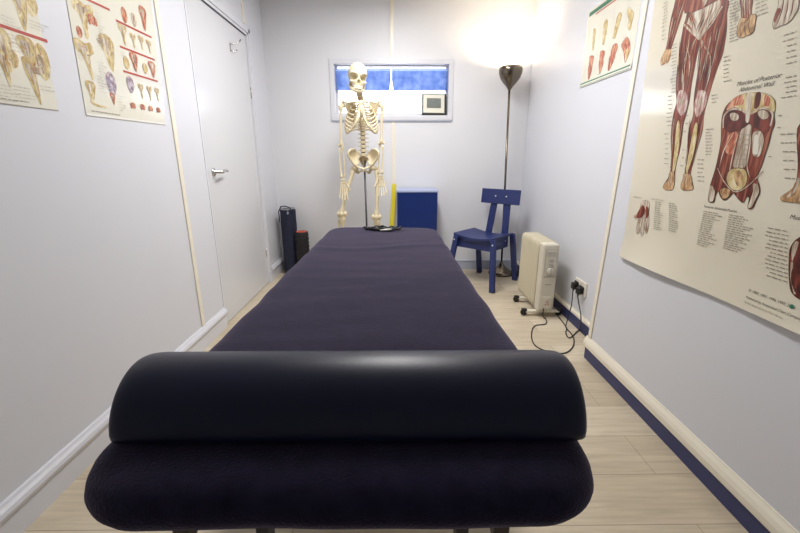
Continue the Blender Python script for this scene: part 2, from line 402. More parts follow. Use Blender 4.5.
one('blind_panel', bl, bpanel(WX0+.014, xs_, -1)); one('blind_panel', bl, bpanel(xs_, WX1-.014, 1))

# ------------------------------------------------------------------ digital thermometer on the window sill
pc = at(434, 103, 1, YB+.02)
def slab_at(b, cx, cy, cz, w, h, d, m, bev=.002, mt=None): b.box((cx-w/2, cy-d/2, cz-h/2), (cx+w/2, cy+d/2, cz+h/2), m, bev, mt)
zc0 = WZ0+.008
th = thing('digital_clock', (pc.x, YB+.03, zc0), 'small digital clock with grey screen standing on the window sill', 'clock')
tilt = Matrix.Translation((pc.x+.003, YB+.03, zc0)) @ Matrix.Scale(1.1, 4) @ Matrix.Rotation(math.radians(-8), 4, 'X') @ Matrix.Rotation(math.radians(4), 4, 'Z')
one('case', th, lambda b: slab_at(b, .0, 0, .088, .205, .172, .02, 'clockcase', .004, tilt))
one('bezel', th, lambda b: slab_at(b, -.004, -.012, .092, .178, .145, .006, 'clockface', .002, tilt))
scr = one('screen', th, lambda b: slab_at(b, -.004, -.0165, .096, .118, .078, .004, 'lcd', .001, tilt))
def digits(b):
    seg = {'1': 'bc', '2': 'abged', '0': 'abcdef', '4': 'fgbc'}
    for k, ch in enumerate('1204'):
        x = -.045+k*.024; z = .078
        P = {'a': (x, z+.032, 12, 3), 'g': (x, z+.016, 12, 3), 'd': (x, z, 12, 3), 'f': (x-.006, z+.024, 3, 14), 'b': (x+.006, z+.024, 3, 14), 'e': (x-.006, z+.008, 3, 14), 'c': (x+.006, z+.008, 3, 14)}
        for s_ in seg[ch]:
            px, pz, w, h = P[s_]; slab_at(b, px+.004, -.0188, pz+.004, w/1000, h/1000, .0006, 'ink', 0, tilt)
mb = MB(); mb.bm.free()

# ------------------------------------------------------------------ treatment couch
BX0, BX1, BY0, BY1, BZ = -.436, .289, .381, 2.27, .71
def rrect(hx, hy, R, n=14, ex=34, ey=70):
    """closed outline of a rounded rectangle, fixed vertex count"""
    hx = max(hx, 0); R = max(min(R, hx, hy), 0); pts = []
    def line(a, b, k): return [a.lerp(b, i/k) for i in range(k)]
    cs = [(hx-R, hy-R, 0), (-hx+R, hy-R, PI/2), (-hx+R, -hy+R, PI), (hx-R, -hy+R, 1.5*PI)]
    for q, (cx, cy, a0) in enumerate(cs):
        arc = [V(cx+R*math.cos(a0+PI/2*i/n), cy+R*math.sin(a0+PI/2*i/n), 0) for i in range(n+1)]
        pts += arc[:-1]
        nx = cs[(q+1) % 4]; st = V(nx[0]+R*math.cos(nx[2]), nx[1]+R*math.sin(nx[2]), 0)
        pts += line(arc[-1], st, ex if q % 2 == 0 else ey)
    return pts
def slab_rings(b, cx, cy, hx, hy, R, prof, m, disp=None):
    """prof = [(inset, z)] from bottom centre out to the edge and back over the top"""
    n = None; vs = []
    for ins, z in prof:
        ol = rrect(hx-ins, hy-ins, R-ins*.6)
        n = len(ol)
        for p in ol:
            q = V(cx+p.x, cy+p.y, z)
            if disp: q = disp(q, ins)
            vs.append(q)
    k = len(prof)
    fs = [(i*n+j, i*n+(j+1) % n, (i+1)*n+(j+1) % n, (i+1)*n+j) for i in range(k-1) for j in range(n)]
    b.faces(vs, fs, m, True)
bed = thing('treatment_couch', ((BX0+BX1)/2, (BY0+BY1)/2, 0), 'long treatment couch under a dark purple fleece cover', 'treatment couch')
cx, cy, hx, hy = (BX0+BX1)/2, (BY0+BY1)/2, (BX1-BX0)/2, (BY1-BY0)/2
def cover(b):
    prof = [(.07, BZ-.086), (.04, BZ-.082), (.02, BZ-.074), (.007, BZ-.062), (.001, BZ-.050), (0, BZ-.042), (.003, BZ-.030), (.009, BZ-.019), (.018, BZ-.010), (.030, BZ-.004), (.045, BZ-.001)]
    prof += [(.045+(hx-.045)*i/16, BZ) for i in range(1, 17)]
    def disp(q, ins):
        t = (q.y-BY0)/(BY1-BY0)
        q = q.copy(); q.x = cx - .0 + (q.x-cx)*(1 - .135*max(0, t-.02)**.7)
        w = noise.noise(V(q.x*3, q.y*5.0, 1.3)); w2 = noise.noise(V(q.x*9+4, q.y*14, 5.1)); w3 = 1-abs(noise.noise(V(q.x*2+q.y*1.5, q.y*7.5-q.x*1.2, 9)))*5
        q.z += (.0030*w + .0014*w2 + .0012*max(0, w3))*min(1, max(0, (q.y-.66)/.08)) - (.001 if q.y < .68 else 0)
        # one long shallow fold across the far third and puckers along the sides
        q.z += .005*math.exp(-((q.y-1.72-.05*math.sin(q.x*9))/.025)**2)
        e = max(0, 1-ins/.07)
        q.x += e*.006*noise.noise(V(q.y*7, 3.3, q.z*6)); q.y += e*.004*noise.noise(V(q.x*9, 7.3, q.z*6))
        if q.z < BZ-.08: q.z += .006*noise.noise(V(q.x*9, q.y*9, 2))
        return q
    slab_rings(b, cx, cy, hx, hy, .105, prof, 'fleece', disp)
one('fleece_cover', bed, cover)
def deck(b): b.box((BX0+.08, BY0+.09, BZ-.125), (BX1-.10, BY1-.09, BZ-.06), 'black', .01)
one('padded_top', bed, deck)
for sx in (BX0+.11, BX1-.13):
    one('side_rail', bed, lambda b: b.box((sx-.012, BY0+.08, BZ-.18), (sx+.012, BY1-.08, BZ-.125), 'wood_leg', .003))
for sx in (BX0+.11, BX1-.13):
    for sy, dy in ((BY0+.42, -.06), (BY1-.3, .06)):
        lg = one('leg', bed, lambda b: b.plank((sx, sy+dy, .012), (sx, sy, BZ-.12), .05, .03, 'steel', (0, 1, 0)))
        one('rubber_foot', lg, lambda b: b.tube([(sx, sy+dy, 0), (sx, sy+dy, .016)], .028, 'rubber', 16))
for sy in (BY0+.42, BY1-.3):
    one('cross_brace', bed, lambda b: b.plank((BX0+.11, sy, .3), (BX1-.13, sy, .3), .05, .02, 'wood_leg', (0, 0, 1)))

# half-round leather bolster
def bolster(b):
    R = .0895; c = .548; x0, x1 = -.405, .271; N = 40; Z0 = BZ+.002
    prof = []
    for i in range(N+1):
        t = PI*i/N; k = 1 + .025*math.sin(t)**2
        prof.append((c - R*math.cos(t)*1.0, Z0 + R*.965*math.sin(t)*k))
    # rounded bottom corners
    prof = [(c-R+.010, Z0)] + [(c-R+.002, Z0+.004)] + prof[2:-2] + [(c+R-.002, Z0+.004), (c+R-.010, Z0)]
    xs = [(x0, .86), (x0+.003, .92), (x0+.009, .965), (x0+.018, .99), (x0+.03, 1.0)] + [(x0+.03+(x1-x0-.06)*i/50, 1) for i in range(1, 50)] + [(x1-.018, .99), (x1-.009, .965), (x1-.003, .92), (x1, .86)]
    vs = []
    for x, s in xs:
        for y, z in prof:
            w = .0012*noise.noise(V(x*7, y*9, z*9))
            vs.append(V(x, c+(y-c)*s*(1+w), Z0+(z-Z0)*(s+(1-s)*.35)*(1+w*6)))
    n = len(prof); k = len(xs)
    fs = [(i*n+j, i*n+(j+1) % n, (i+1)*n+(j+1) % n, (i+1)*n+j) for i in range(k-1) for j in range(n)]
    fs += [tuple(range(n)), tuple(range((k-1)*n, k*n))[::-1]]
    b.faces(vs, fs, 'leather', True)
mb = MB(); bolster(mb)
tag(build(mb, 'bolster_cushion'), 'navy leather half-round bolster lying across near end of the couch', 'bolster')
# black crumpled strap at the far end of the couch
def clothbag(b):
    c = at(382, 230, 2, BZ+.01); cx_, cy_ = c.x, 2.135
    for k in range(7):
        a = k*.9; pts = []
        for i in range(15):
            t = i/14; ang = PI*(1.0+t)
            pts.append(V(cx_+.105*math.cos(ang)*(1-.07*k), cy_+.02-.075*math.sin(-ang+PI)*0 - (.055-.006*k)*math.sin(PI*t)+.012*math.sin(a+t*7), BZ+.009+.0012*k*math.sin(PI*t)+.0055*math.sin(a*2+t*9)+.003*math.sin(a*5+t*21)))
        b.tube(pts, [.002]+[.0048+.0022*math.sin(a+i*1.7) for i in range(13)]+[.002], 'black_cloth', 8)
    b.tube([V(cx_-.01, cy_-.056, BZ+.010), V(cx_+.02, cy_-.055, BZ+.012), V(cx_+.05, cy_-.045, BZ+.013)], [.003, .006, .004], 'clockface', 8)
mb = MB(); clothbag(mb)
tag(build(mb, 'cloth_strap'), 'crumpled black cloth strap with cream edge on far end of the couch', 'strap')

# ------------------------------------------------------------------ skeleton on a stand
SY = 3.2
def S(u, v, dy=0): return at(u, v, 1, SY+dy)
sk = thing('anatomical_skeleton', (S(365, 170).x, SY, 0), 'ivory teaching skeleton hanging on a stand in front of the window', 'skeleton')
def smax(a, b, k): h = max(k-abs(a-b), 0)/k; return max(a, b)+h*h*k/4
def smin(a, b, k): return -smax(-a, -b, k)
def ell(p, c, r):
    q = V((p.x-c[0])/r[0], (p.y-c[1])/r[1], (p.z-c[2])/r[2]); l = q.length
    return (l-1)*min(r)
def skull_sdf(p):
    ax = V(abs(p.x), p.y, p.z)
    d = ell(p, (0, .022, .030), (.071, .090, .078))
    d = smin(d, ell(p, (0, -.042, -.032), (.048, .036, .056)), .02)
    d = smin(d, ell(ax, (.047, -.036, -.030), (.018, .030, .011)), .012)
    d = smin(d, ell(ax, (.034, -.052, .021), (.026, .018, .009)), .016)     # brow
    d = smax(d, -ell(ax, (.029, -.066, -.002), (.0205, .050, .0185)), .004)  # eye socket
    d = smax(d, -ell(p, (0, -.088, -.036), (.013, .034, .020)), .004)        # nose
    d = smax(d, -ell(ax, (.074, -.035, -.052), (.024, .032, .022)), .008)    # hollow under the cheek
    d = smax(d, -ell(ax, (.082, -.030, .004), (.018, .022, .020)), .01)
    return d
HR = Matrix.Translation(S(357.6, 78, -.02)) @ Euler((math.radians(4), math.radians(6), math.radians(14))).to_matrix().to_4x4()
def skull(b):
    t = bmesh.new(); bmesh.ops.create_icosphere(t, subdivisions=6, radius=1)
    o0 = V(0, .0, .0)
    for v in t.verts:
        d = v.co.normalized(); s = 0; lo = 0; hi = .16
        x = .002
        for _ in range(40):
            e = skull_sdf(o0+d*x)
            if e > -2e-4: break
            x += max(-e*.7, 4e-4)
        v.co = o0+d*x
    for v in t.verts: pass
    b.add(t, 'bone', HR, True)
head = one('skull', sk, skull)
def sockets(b):
    for s in (-1, 1): b.ball((.030*s, -.052, -.002), (.013, .004, .012), 'disc', 2)
    for v in b.bm.verts: v.co = HR @ v.co
def jaw(b):
    P = [(-.052, .0, -.030), (-.051, .004, -.060), (-.042, -.022, -.078), (-.026, -.056, -.090), (0, -.070, -.094), (.026, -.056, -.090), (.042, -.022, -.078), (.051, .004, -.060), (.052, .0, -.030)]
    b.tube([HR @ V(*p) for p in P], [.008, .013, .014, .014, .015, .014, .014, .013, .008], 'bone', 10)
    P2 = [(-.038, -.026, -.070), (-.024, -.060, -.076), (0, -.072, -.079), (.024, -.060, -.076), (.038, -.026, -.070)]
    b.tube([HR @ V(*p) for p in P2], [.006, .009, .009, .009, .006], 'bone', 8)
one('jaw', head, jaw)
def teeth(b):
    for r, zz, rr in ((0, -.066, .0055), (1, -.0775, .0052)):
        for i in range(-6, 7):
            a = i/6*1.15; p = HR @ V(.032*math.sin(a)*1.05, -.046-.038*math.cos(a), zz); b.ball(p, (rr*.8, rr*.8, rr*1.15), 'tooth', 1)
one('teeth', head, teeth)
def vert(name, par, p, r, h, m='bone'):
    def f(b):
        b.lathe([(0, -h/2), (r*.95, -h/2), (r, -h*.3), (r*.86, 0), (r, h*.3), (r*.95, h/2), (0, h/2)], p, m, 14)
        b.tube([p+V(-r*1.9, r*1.1, 0), p+V(0, r*.7, 0), p+V(r*1.9, r*1.1, 0)], [h*.12, h*.22, h*.12], m, 6)
        b.tube([p+V(0, r*.7, 0), p+V(0, r*2.2, -h*.5)], [h*.25, h*.13], m, 6)
    return one(name, par, f)
spts = [S(359.5, 91, .01), S(360, 96, .02), S(361, 100, .04), S(361.5, 108, .07), S(362, 118, .075), S(362.5, 128, .06), S(363, 140, .035), S(363.3, 152, .03), S(363.5, 156, .035)]
def curve_at(P, t):
    k = t*(len(P)-1); i = min(int(k), len(P)-2); f = k-i
    p0, p1, p2, p3 = P[max(i-1, 0)], P[i], P[i+1], P[min(i+2, len(P)-1)]
    return .5*((2*p1)+(p2-p0)*f+(2*p0-5*p1+4*p2-p3)*f*f+(3*p1-p0-3*p2+p3)*f**3)
def zpoint(z):
    lo, hi = 0.0, 1.0
    for _ in range(30):
        m_ = (lo+hi)/2
        if curve_at(spts, m_).z > z: lo = m_
        else: hi = m_
    return curve_at(spts, lo)
spine = one('spine', sk, lambda b: b.tube([curve_at(spts, i/60)+V(0, .002, 0) for i in range(61)], [.012+.006*i/60 for i in range(61)], 'disc', 10))
ztop, zbot = spts[0].z, spts[-1].z
z = ztop-.006; hs = [.0140]*7+[.0185+.0004*i for i in range(11)]+[.036]*6
tot = sum(hs); sc = (ztop-zbot)/(tot*1.0)
for i, h_ in enumerate(hs):
    hh = h_*sc; p = zpoint(z-hh/2); vert('vertebra', spine, p, (.0235 if i < 7 else .0190 if i < 17 else .0235), hh*(.74 if i > 16 else .80)); z -= hh
one('neck_ligament', spine, lambda b: b.tube([S(358.6, 89, .01), S(359.6, 95, .018), S(361, 101, .04)], [.022, .022, .019], 'bone_dk', 12))
# rib cage
rc = one('sternum', sk, lambda b: (b.ball(S(361.2, 103.5, -.075), (.024, .007, .025), 'bone', 2), b.tube([S(361.2, 105, -.08), S(361.6, 110, -.09), S(362, 117, -.098)], [.013, .016, .012], 'bone', 8), b.tube([S(362, 117, -.098), S(362.1, 121, -.1)], [.008, .003], 'bone', 8)))
for v_ in rc.data.vertices: pass
wid = [.055, .082, .100, .112, .120, .126, .130, .132, .131, .128, .118, .100]
for i in range(12):
    zb_ = S(361, 100.8+i*2.5).z; sp = zpoint(zb_); drop = [.03, .05, .065, .078, .088, .096, .104, .105, .10, .09, .075, .05][i]
    dep = [.075, .095, .11, .12, .128, .132, .134, .132, .126, .118, .09, .07][i]
    tend = [.82, .86, .88, .88, .87, .85, .82, .77, .72, .66, .50, .38][i]
    for s in (-1, 1):
        w_ = wid[i]*.96
        yc = sp.y+.012-dep*.5*1.0
        pts = []; rad = []
        n_ = 26
        for k in range(n_+1):
            t = PI*tend*k/n_
            x = sp.x + s*(w_*math.sin(min(t, PI*.5)) if t < PI/2 else w_*(math.sin(t)*.55+.45*math.sin(t)**.6))
            y = sp.y+.012 - dep*(1-math.cos(t))*.62 + .0*t
            zz = sp.z - drop*(1-math.cos(t))/2*1.15
            pts.append(V(x, y, zz)); rad.append(.0058 if k < n_ else .004)
        rb = one('rib', rc, lambda b: b.tube(pts, rad, 'bone', 7))
        e = pts[-1]
        if i < 7: tg = S(361.4+.3*s, 103+i*2.0, -.085-.002*i)+V(s*.008, 0, 0)
        elif i < 10: tg = S(361.8+2.2*s+(i-7)*2.6*s, 119+(i-7)*3.0, -.085)
        else: tg = None
        if tg is not None:
            mid = (e+tg)/2+V(s*.004, -.006, -.014)
            one('costal_cartilage', rb, lambda b: b.tube([e, e.lerp(mid, .6)+V(0, -.003, 0), mid, tg], .0050, 'bone', 6))
# shoulder girdle and arms
def bone(b, p0, p1, r, e0, e1, m='bone', bow=V(0, 0, 0), n=10):
    pts = []; rad = []
    for i in range(17):
        t = i/16; pts.append(p0.lerp(p1, t)+bow*math.sin(PI*t))
        k = r + (e0-r)*math.exp(-(t/.09)**2) + (e1-r)*math.exp(-((1-t)/.09)**2); rad.append(k)
    pts = [p0-(p1-p0).normalized()*e0*.6]+pts+[p1+(p1-p0).normalized()*e1*.6]; rad = [e0*.5]+rad+[e1*.5]
    b.tube(pts, rad, m, n)
arms = {-1: dict(sh=S(341.3, 105.5), el=S(341.0, 145), wr=S(343, 178.5, -.02)), 1: dict(sh=S(381.6, 105), el=S(381.3, 142.5), wr=S(380.5, 174.5, -.02))}
for s, A in arms.items():
    sh, el, wr = A['sh'], A['el'], A['wr']
    st = S(361.3+1.6*s, 101.6, -.075)
    one('collarbone', sk, lambda b: b.tube([st, st.lerp(sh, .35)+V(0, -.02, .004), st.lerp(sh, .7)+V(0, .0, .008), sh+V(-s*.01, .0, .022)], [.008, .0055, .0055, .007], 'bone', 8))
    def scap(b):
        a = sh+V(-s*.012, .035, .012); c = [a, a+V(-s*.085, .045, .020), a+V(-s*.095, .05, -.02), a+V(-s*.060, .05, -.125), a+V(-s*.045, .045, -.12), a+V(-s*.018, .015, -.035)]
        n = len(c); vs = c+[q+V(0, .007, 0) for q in c]
        b.faces(vs, [tuple(range(n)), tuple(range(n, 2*n))[::-1]]+[(i, (i+1) % n, n+(i+1) % n, n+i) for i in range(n)], 'bone')
        b.tube([a+V(-s*.09, .055, .0), a+V(-s*.04, .05, .012), a+V(s*.004, .01, .022), a+V(s*.006, -.02, .016)], [.004, .006, .008, .007], 'bone', 8)
    one('shoulder_blade', sk, scap)
    hu = one('upper_arm_bone', sk, lambda b: (bone(b, sh+V(s*.004, 0, -.006), el, .0092, .019, .0165), b.ball(sh+V(-s*.010, .008, .002), .020, 'bone', 3), b.ball(el+V(.016, 0, -.004), .0105, 'bone'), b.ball(el+V(-.016, 0, -.004), .0105, 'bone')))
    ra = V(.011, -.006, 0)
    one('forearm_bone', sk, lambda b: bone(b, el+ra*s+V(0, 0, -.026), wr+V(s*.010, 0, .010), .0062, .0105, .013, bow=V(s*.006, 0, 0)))
    one('forearm_bone', sk, lambda b: bone(b, el-ra*s+V(0, .008, -.010), wr+V(-s*.013, .004, .012), .0058, .0125, .008, bow=V(-s*.004, 0, 0)))
    hand_dir = (V(.10, 0, -1) if s < 0 else V(.05, 0, -1)).normalized(); side = V(s, 0, 0)
    hd = one('wrist', sk, lambda b: [b.ball(wr+side*(.009*(i-1.5))+hand_dir*(.010+.012*j), .0078, 'bone', 1) for i in range(4) for j in range(2)])
    for f in range(5):
        off = (f-2)*.013; ln = [.72, .94, 1.0, .93, .78][f]*.078 if f else .045
        base = wr+side*((f-2)*.009)+hand_dir*.032
        dirf = (hand_dir+side*((f-2)*.10)+V(0, -.05-.05*f, 0)).normalized()
        if f == 0: dirf = (hand_dir*.8-side*.45+V(0, -.3, 0)).normalized()
        def fng(b):
            p = base; L0 = .058 if f else .038; q = p+dirf*L0; bone(b, p, q, .0050, .0078, .0078, n=7)
            p = q; curl = V(0, -.22, 0); d = dirf
            for k, g in enumerate((.45, .30, .22)):
                if f == 0 and k == 2: break
                d = (d+curl).normalized(); q = p+d*ln*g*1.15; bone(b, p, q, .0042, .0066, .0056, n=7); p = q
        one('finger', hd, fng)
# pelvis
def pelvis(b):
    for s in (-1, 1):
        X = lambda u: 363.5+(u-363.5)*(1 if s < 0 else -1.0)
        OL = [(350.6, 149.6, -.045), (348.3, 152.2, -.06), (348.2, 155.6, -.055), (350.8, 160, -.035), (354.2, 164.2, -.02), (357, 166.5, -.02), (359.5, 162.5, .0), (358.3, 159, .02), (360.2, 156, .045), (359.5, 152.8, .06), (355.2, 149.4, .02)]
        c = V(0, 0, 0); outer = [S(X(u), v, d) for u, v, d in OL]
        # blade: rings shrinking towards a hollowed centre, front and back skins
        n = len(outer); cen = sum(outer, V(0, 0, 0))/n+V(0, .028, 0)
        rings = []
        for t in (0, .18, .45, .75): rings.append([p.lerp(cen, t)+V(0, .020*math.sin(PI*t*.5), 0) for p in outer])
        vs = [p for r in rings for p in r]+[cen+V(0, .014, 0)]; m0 = len(vs)
        fs = [(i*n+j, i*n+(j+1) % n, (i+1)*n+(j+1) % n, (i+1)*n+j) for i in range(3) for j in range(n)]+[(3*n+j, 3*n+(j+1) % n, 4*n) for j in range(n)]
        vb = [p+V(0, .010, 0) for p in vs]
        fb = [tuple(k+m0 for k in f)[::-1] for f in fs]
        b.faces(vs+vb, fs+fb+[(j, m0+j, m0+(j+1) % n, (j+1) % n) for j in range(n)], 'bone', True)
        rim = outer[:6]+[]
        b.tube([outer[10], outer[0], outer[1], outer[2], outer[3], outer[4], outer[5]], [.006, .0085, .0095, .009, .009, .011, .015], 'bone', 8)
        # pubic ramus, ischium loop
        hip = S(X(355.8), 166.6, -.005); pub = S(X(362.9), 169.2, -.055); isc = S(X(357.8), 172.8, .02)
        b.ball(hip, (.024, .022, .022), 'bone', 2)
        b.tube([hip, hip.lerp(pub, .5)+V(0, -.01, .003), pub], [.012, .0085, .012], 'bone', 8)
        b.tube([pub+V(0, 0, -.008), pub.lerp(isc, .5)+V(0, 0, -.004), isc], [.009, .0065, .011], 'bone', 8)
        b.tube([isc, isc.lerp(hip, .5)+V(-s*-.004, .012, 0), hip+V(0, .012, 0)], [.013, .012, .014], 'bone', 8)
    b.tube([S(362.9, 169.3, -.056), S(364.1, 169.3, -.056)], .0105, 'cartilage', 10)
pel = one('pelvis', sk, pelvis)
def sacrum(b):
    for k in range(5):
        p = S(363.5, 157.6+k*1.7, .045+.006*k); w = .050-.0075*k
        b.ball(p, (w, .016, .0095), 'bone_dk', 2)
    for s in (-1, 1):
        for k in range(4): b.ball(S(363.5+s*(2.6-.4*k), 158.4+k*1.7, .034+.006*k), (.005, .006, .004), 'disc', 1)
    b.tube([S(363.5, 165.5, .07), S(363.5, 168, .055)], [.009, .004], 'bone_dk', 8)
one('sacrum', sk, sacrum)
legs = {-1: dict(hip=S(355.6, 167.6), tro=S(353.2, 169.5, .01), kn=S(341.8, 212.5, -.03)), 1: dict(hip=S(372.6, 167.6), tro=S(376.8, 169.6, .01), kn=S(376.4, 215.5, -.03))}
for s, A in legs.items():
    hip, tro, kn = A['hip'], A['tro'], A['kn']
    def fem(b):
        b.ball(hip+V(0, -.004, 0), .0225, 'bone', 3); b.tube([hip, tro], [.013, .015], 'bone', 8)
        b.ball(tro+V(s*.006, 0, .004), (.016, .016, .022), 'bone', 2)
        bone(b, tro+V(0, 0, -.01), kn, .0150, .021, .026, bow=V(s*.004, -.012, 0))
        for q in (-1, 1): b.ball(kn+V(q*.020, .006, -.012), (.023, .028, .025), 'bone', 2)
    one('thigh_bone', sk, fem)
    one('kneecap', sk, lambda b: b.ball(kn+V(0, -.034, -.008), (.019, .010, .020), 'bone', 2))
    ank = V(kn.x+s*(-.004), SY+.0, .175)
    k2 = kn+V(0, .004, -.042)
    one('shin_bone', sk, lambda b: (bone(b, k2, ank, .013, .030, .018), b.ball(k2+V(0, 0, .004), (.034, .024, .010), 'bone', 2)))
    one('calf_bone', sk, lambda b: bone(b, k2+V(s*.032, .018, -.03), ank+V(s*.022, .008, -.008), .005, .010, .010))
    def foot(b):
        b.ball(ank+V(0, .002, -.024), (.022, .028, .018), 'bone', 2); b.ball(ank+V(0, .045, -.042), (.019, .036, .022), 'bone', 2)
        for k in range(5):
            p = ank+V((k-2)*.012, -.03, -.045); q = p+V((k-2)*.010+s*.004, -.065, -.018); bone(b, p, q, .0045, .008, .007, n=7)
            q2 = q+V(s*.002, -.022, -.004); bone(b, q, q2, .004, .006, .005, n=7); bone(b, q2, q2+V(0, -.016, -.003), .0035, .005, .0045, n=7)
        b.ball(ank+V(0, -.012, -.038), (.026, .026, .014), 'bone', 2)
    one('foot', sk, foot)
# stand
pb = S(366.9, 232, -.02); pt_ = S(364.6, 168, -.02); dirp = (pb-pt_).normalized(); base_p = pt_+dirp*((pt_.z-.08)/-dirp.z)
pole = one('stand_pole', sk, lambda b: (b.tube([base_p, pt_], .0075, 'steel', 14), b.tube([pt_, pt_+V(0, .05, .012), pt_+V(0, .07, .06)], .0065, 'steel', 10)))
def sbase(b):
    b.lathe([(0, .058), (.03, .058), (.034, .066), (.034, .10), (.012, .115), (0, .115)], (base_p.x, base_p.y, 0), 'steel', 20)
    for k in range(5):
        a = 2*PI*k/5+.3; d = V(math.cos(a), math.sin(a), 0); p = V(base_p.x, base_p.y, .078)
        b.tube([p+d*.02, p+d*.12, p+d*.215+V(0, 0, -.018)], [.014, .012, .009], 'steel', 8)
stb = one('stand_base', sk, sbase)
for k in range(5):
    a = 2*PI*k/5+.3; d = V(math.cos(a), math.sin(a), 0); p = V(base_p.x, base_p.y, 0)+d*.215
    one('caster', stb, lambda b: (b.lathe([(0, -.009), (.020, -.009), (.0225, -.005), (.0225, .005), (.020, .009), (0, .009)], p+V(0, 0, .0235), 'black', 18, Matrix.Rotation(PI/2, 4, 'X')), b.tube([p+V(0, 0, .03), p+V(0, 0, .06)], .005, 'steel', 8)))

# ------------------------------------------------------------------ blue cabinet and yellow board against the back wall
c0 = at(397.2, 190.3, 1, 3.52); c1 = at(438, 190.3, 1, 3.52)
cabt = c0.z
cab = thing('storage_cabinet', ((c0.x+c1.x)/2, 3.66, 0), 'tall royal blue cabinet standing against the back wall behind the couch', 'cabinet')
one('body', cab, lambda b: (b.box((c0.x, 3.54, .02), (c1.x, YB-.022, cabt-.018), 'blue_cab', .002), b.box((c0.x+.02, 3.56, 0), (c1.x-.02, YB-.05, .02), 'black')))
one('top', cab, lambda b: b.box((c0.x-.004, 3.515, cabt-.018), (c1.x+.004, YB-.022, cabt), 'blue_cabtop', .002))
one('door', cab, lambda b: b.box((c0.x+.002, 3.52, .03), (c1.x-.002, 3.539, cabt-.02), 'blue_cab', .002))
y0 = at(394.8, 185, 1, 3.6)
tb = at(392.6, 226, 1, 3.56)
yb0 = V(tb.x-.01, 3.56, 0)
dirb = (V(y0.x, 3.74, y0.z)-V(tb.x, 3.66, tb.z)); p_low = V(tb.x-.008, 3.66, tb.z)-dirb*(tb.z/dirb.z)
def ybd(b):
    hi = V(y0.x-.006, 3.74, y0.z); b.plank(p_low+V(0, 0, .0), hi, .040, .018, 'yellow', (1, 0, 0), .002)
    mid = p_low.lerp(hi, .45); b.plank(p_low+V(-.006, -.012, 0), mid+V(-.006, -.012, 0), .03, .012, 'yellow', (1, 0, 0), .002)
mb = MB(); ybd(mb)
zmin = min(v.co.z for v in mb.bm.verts)
for v in mb.bm.verts: v.co.z -= zmin*(1-min(1, v.co.z/.5)) if v.co.z < .5 else 0
tag(build(mb, 'yellow_board'), 'narrow yellow board leaning upright beside the blue cabinet', 'board')

# ------------------------------------------------------------------ left back corner: rolled mat bag and foam roller
bp = at(288.5, 273, 2, 0); bx, by = bp.x+.042, 3.70
btop = at(288, 209, 1, by).z
bag = thing('mat_bag', (bx, by, 0), 'tall navy cylindrical mat bag with cord handle in the far left corner', 'bag')
RB = .072
def bagb(b):
    pr = [(0, 0), (RB*.9, 0), (RB, .012)]+[(RB*(1+.012*math.sin(i*1.9)), .012+(btop-.03)*i/14) for i in range(1, 14)]+[(RB, btop-.012), (RB*.94, btop-.004), (RB*.8, btop), (0, btop)]
    b.lathe(pr, (bx, by, 0), 'navy_cloth', 32)
one('body', bag, bagb)
one('drawstring', bag, lambda b: b.tube([(bx+RB*.9*math.cos(t/16*PI*2), by+RB*.9*math.sin(t/16*PI*2), btop+.004+.003*math.sin(t)) for t in range(17)], .005, 'grey_cord', 8))
one('strap', bag, lambda b: b.tube([(bx-RB-.004, by-.03, btop-.12), (bx-RB-.006, by-.03, btop-.02), (bx-RB*.7, by-.04, btop+.028), (bx-.01, by-.045, btop+.032), (bx+RB*.5, by-.05, btop+.018), (bx+RB*.75, by-.055, btop-.03)], .0055, 'navy_cloth', 8))
one('toggle', bag, lambda b: (b.ball((bx+.018, by-RB-.004, btop-.03), (.009, .006, .012), 'grey_cord', 2), b.tube([(bx+.018, by-RB*.8, btop+.002), (bx+.018, by-RB-.003, btop-.02)], .003, 'grey_cord', 6)))
rp0 = at(302.3, 233, 1, 3.62); rx, ry, rt = rp0.x-.012, 3.64, rp0.z+.008
RR = .062
rol = thing('foam_roller', (rx, ry, 0), 'black knobbly foam roller with orange-red end standing beside the mat bag', 'foam roller')
def rolb(b):
    b.lathe([(RR*.55, 0), (RR*.93, 0), (RR*.95, .004), (RR*.95, rt-.004), (RR*.93, rt), (RR*.55, rt), (RR*.55, 0)], (rx, ry, 0), 'foam_black', 36)
    for k in range(11):
        for j in range(12):
            a = 2*PI*(j+.5*(k % 2))/12; zc = .03+k*(rt-.06)/10
            q = V(rx+RR*.97*math.cos(a), ry+RR*.97*math.sin(a), zc); mt = Matrix.Rotation(a, 3, 'Z').to_4x4()
            b.ball(q, (.006, .011, .015), 'foam_black', 1, mt)
one('foam_sleeve', rol, rolb)
one('core_tube', rol, lambda b: b.lathe([(RR*.40, .0), (RR*.56, .0), (RR*.56, rt-.001), (RR*.84, rt+.001), (RR*.84, rt+.005), (RR*.40, rt+.005), (RR*.40, 0)], (rx, ry, 0), 'red_foam', 32))

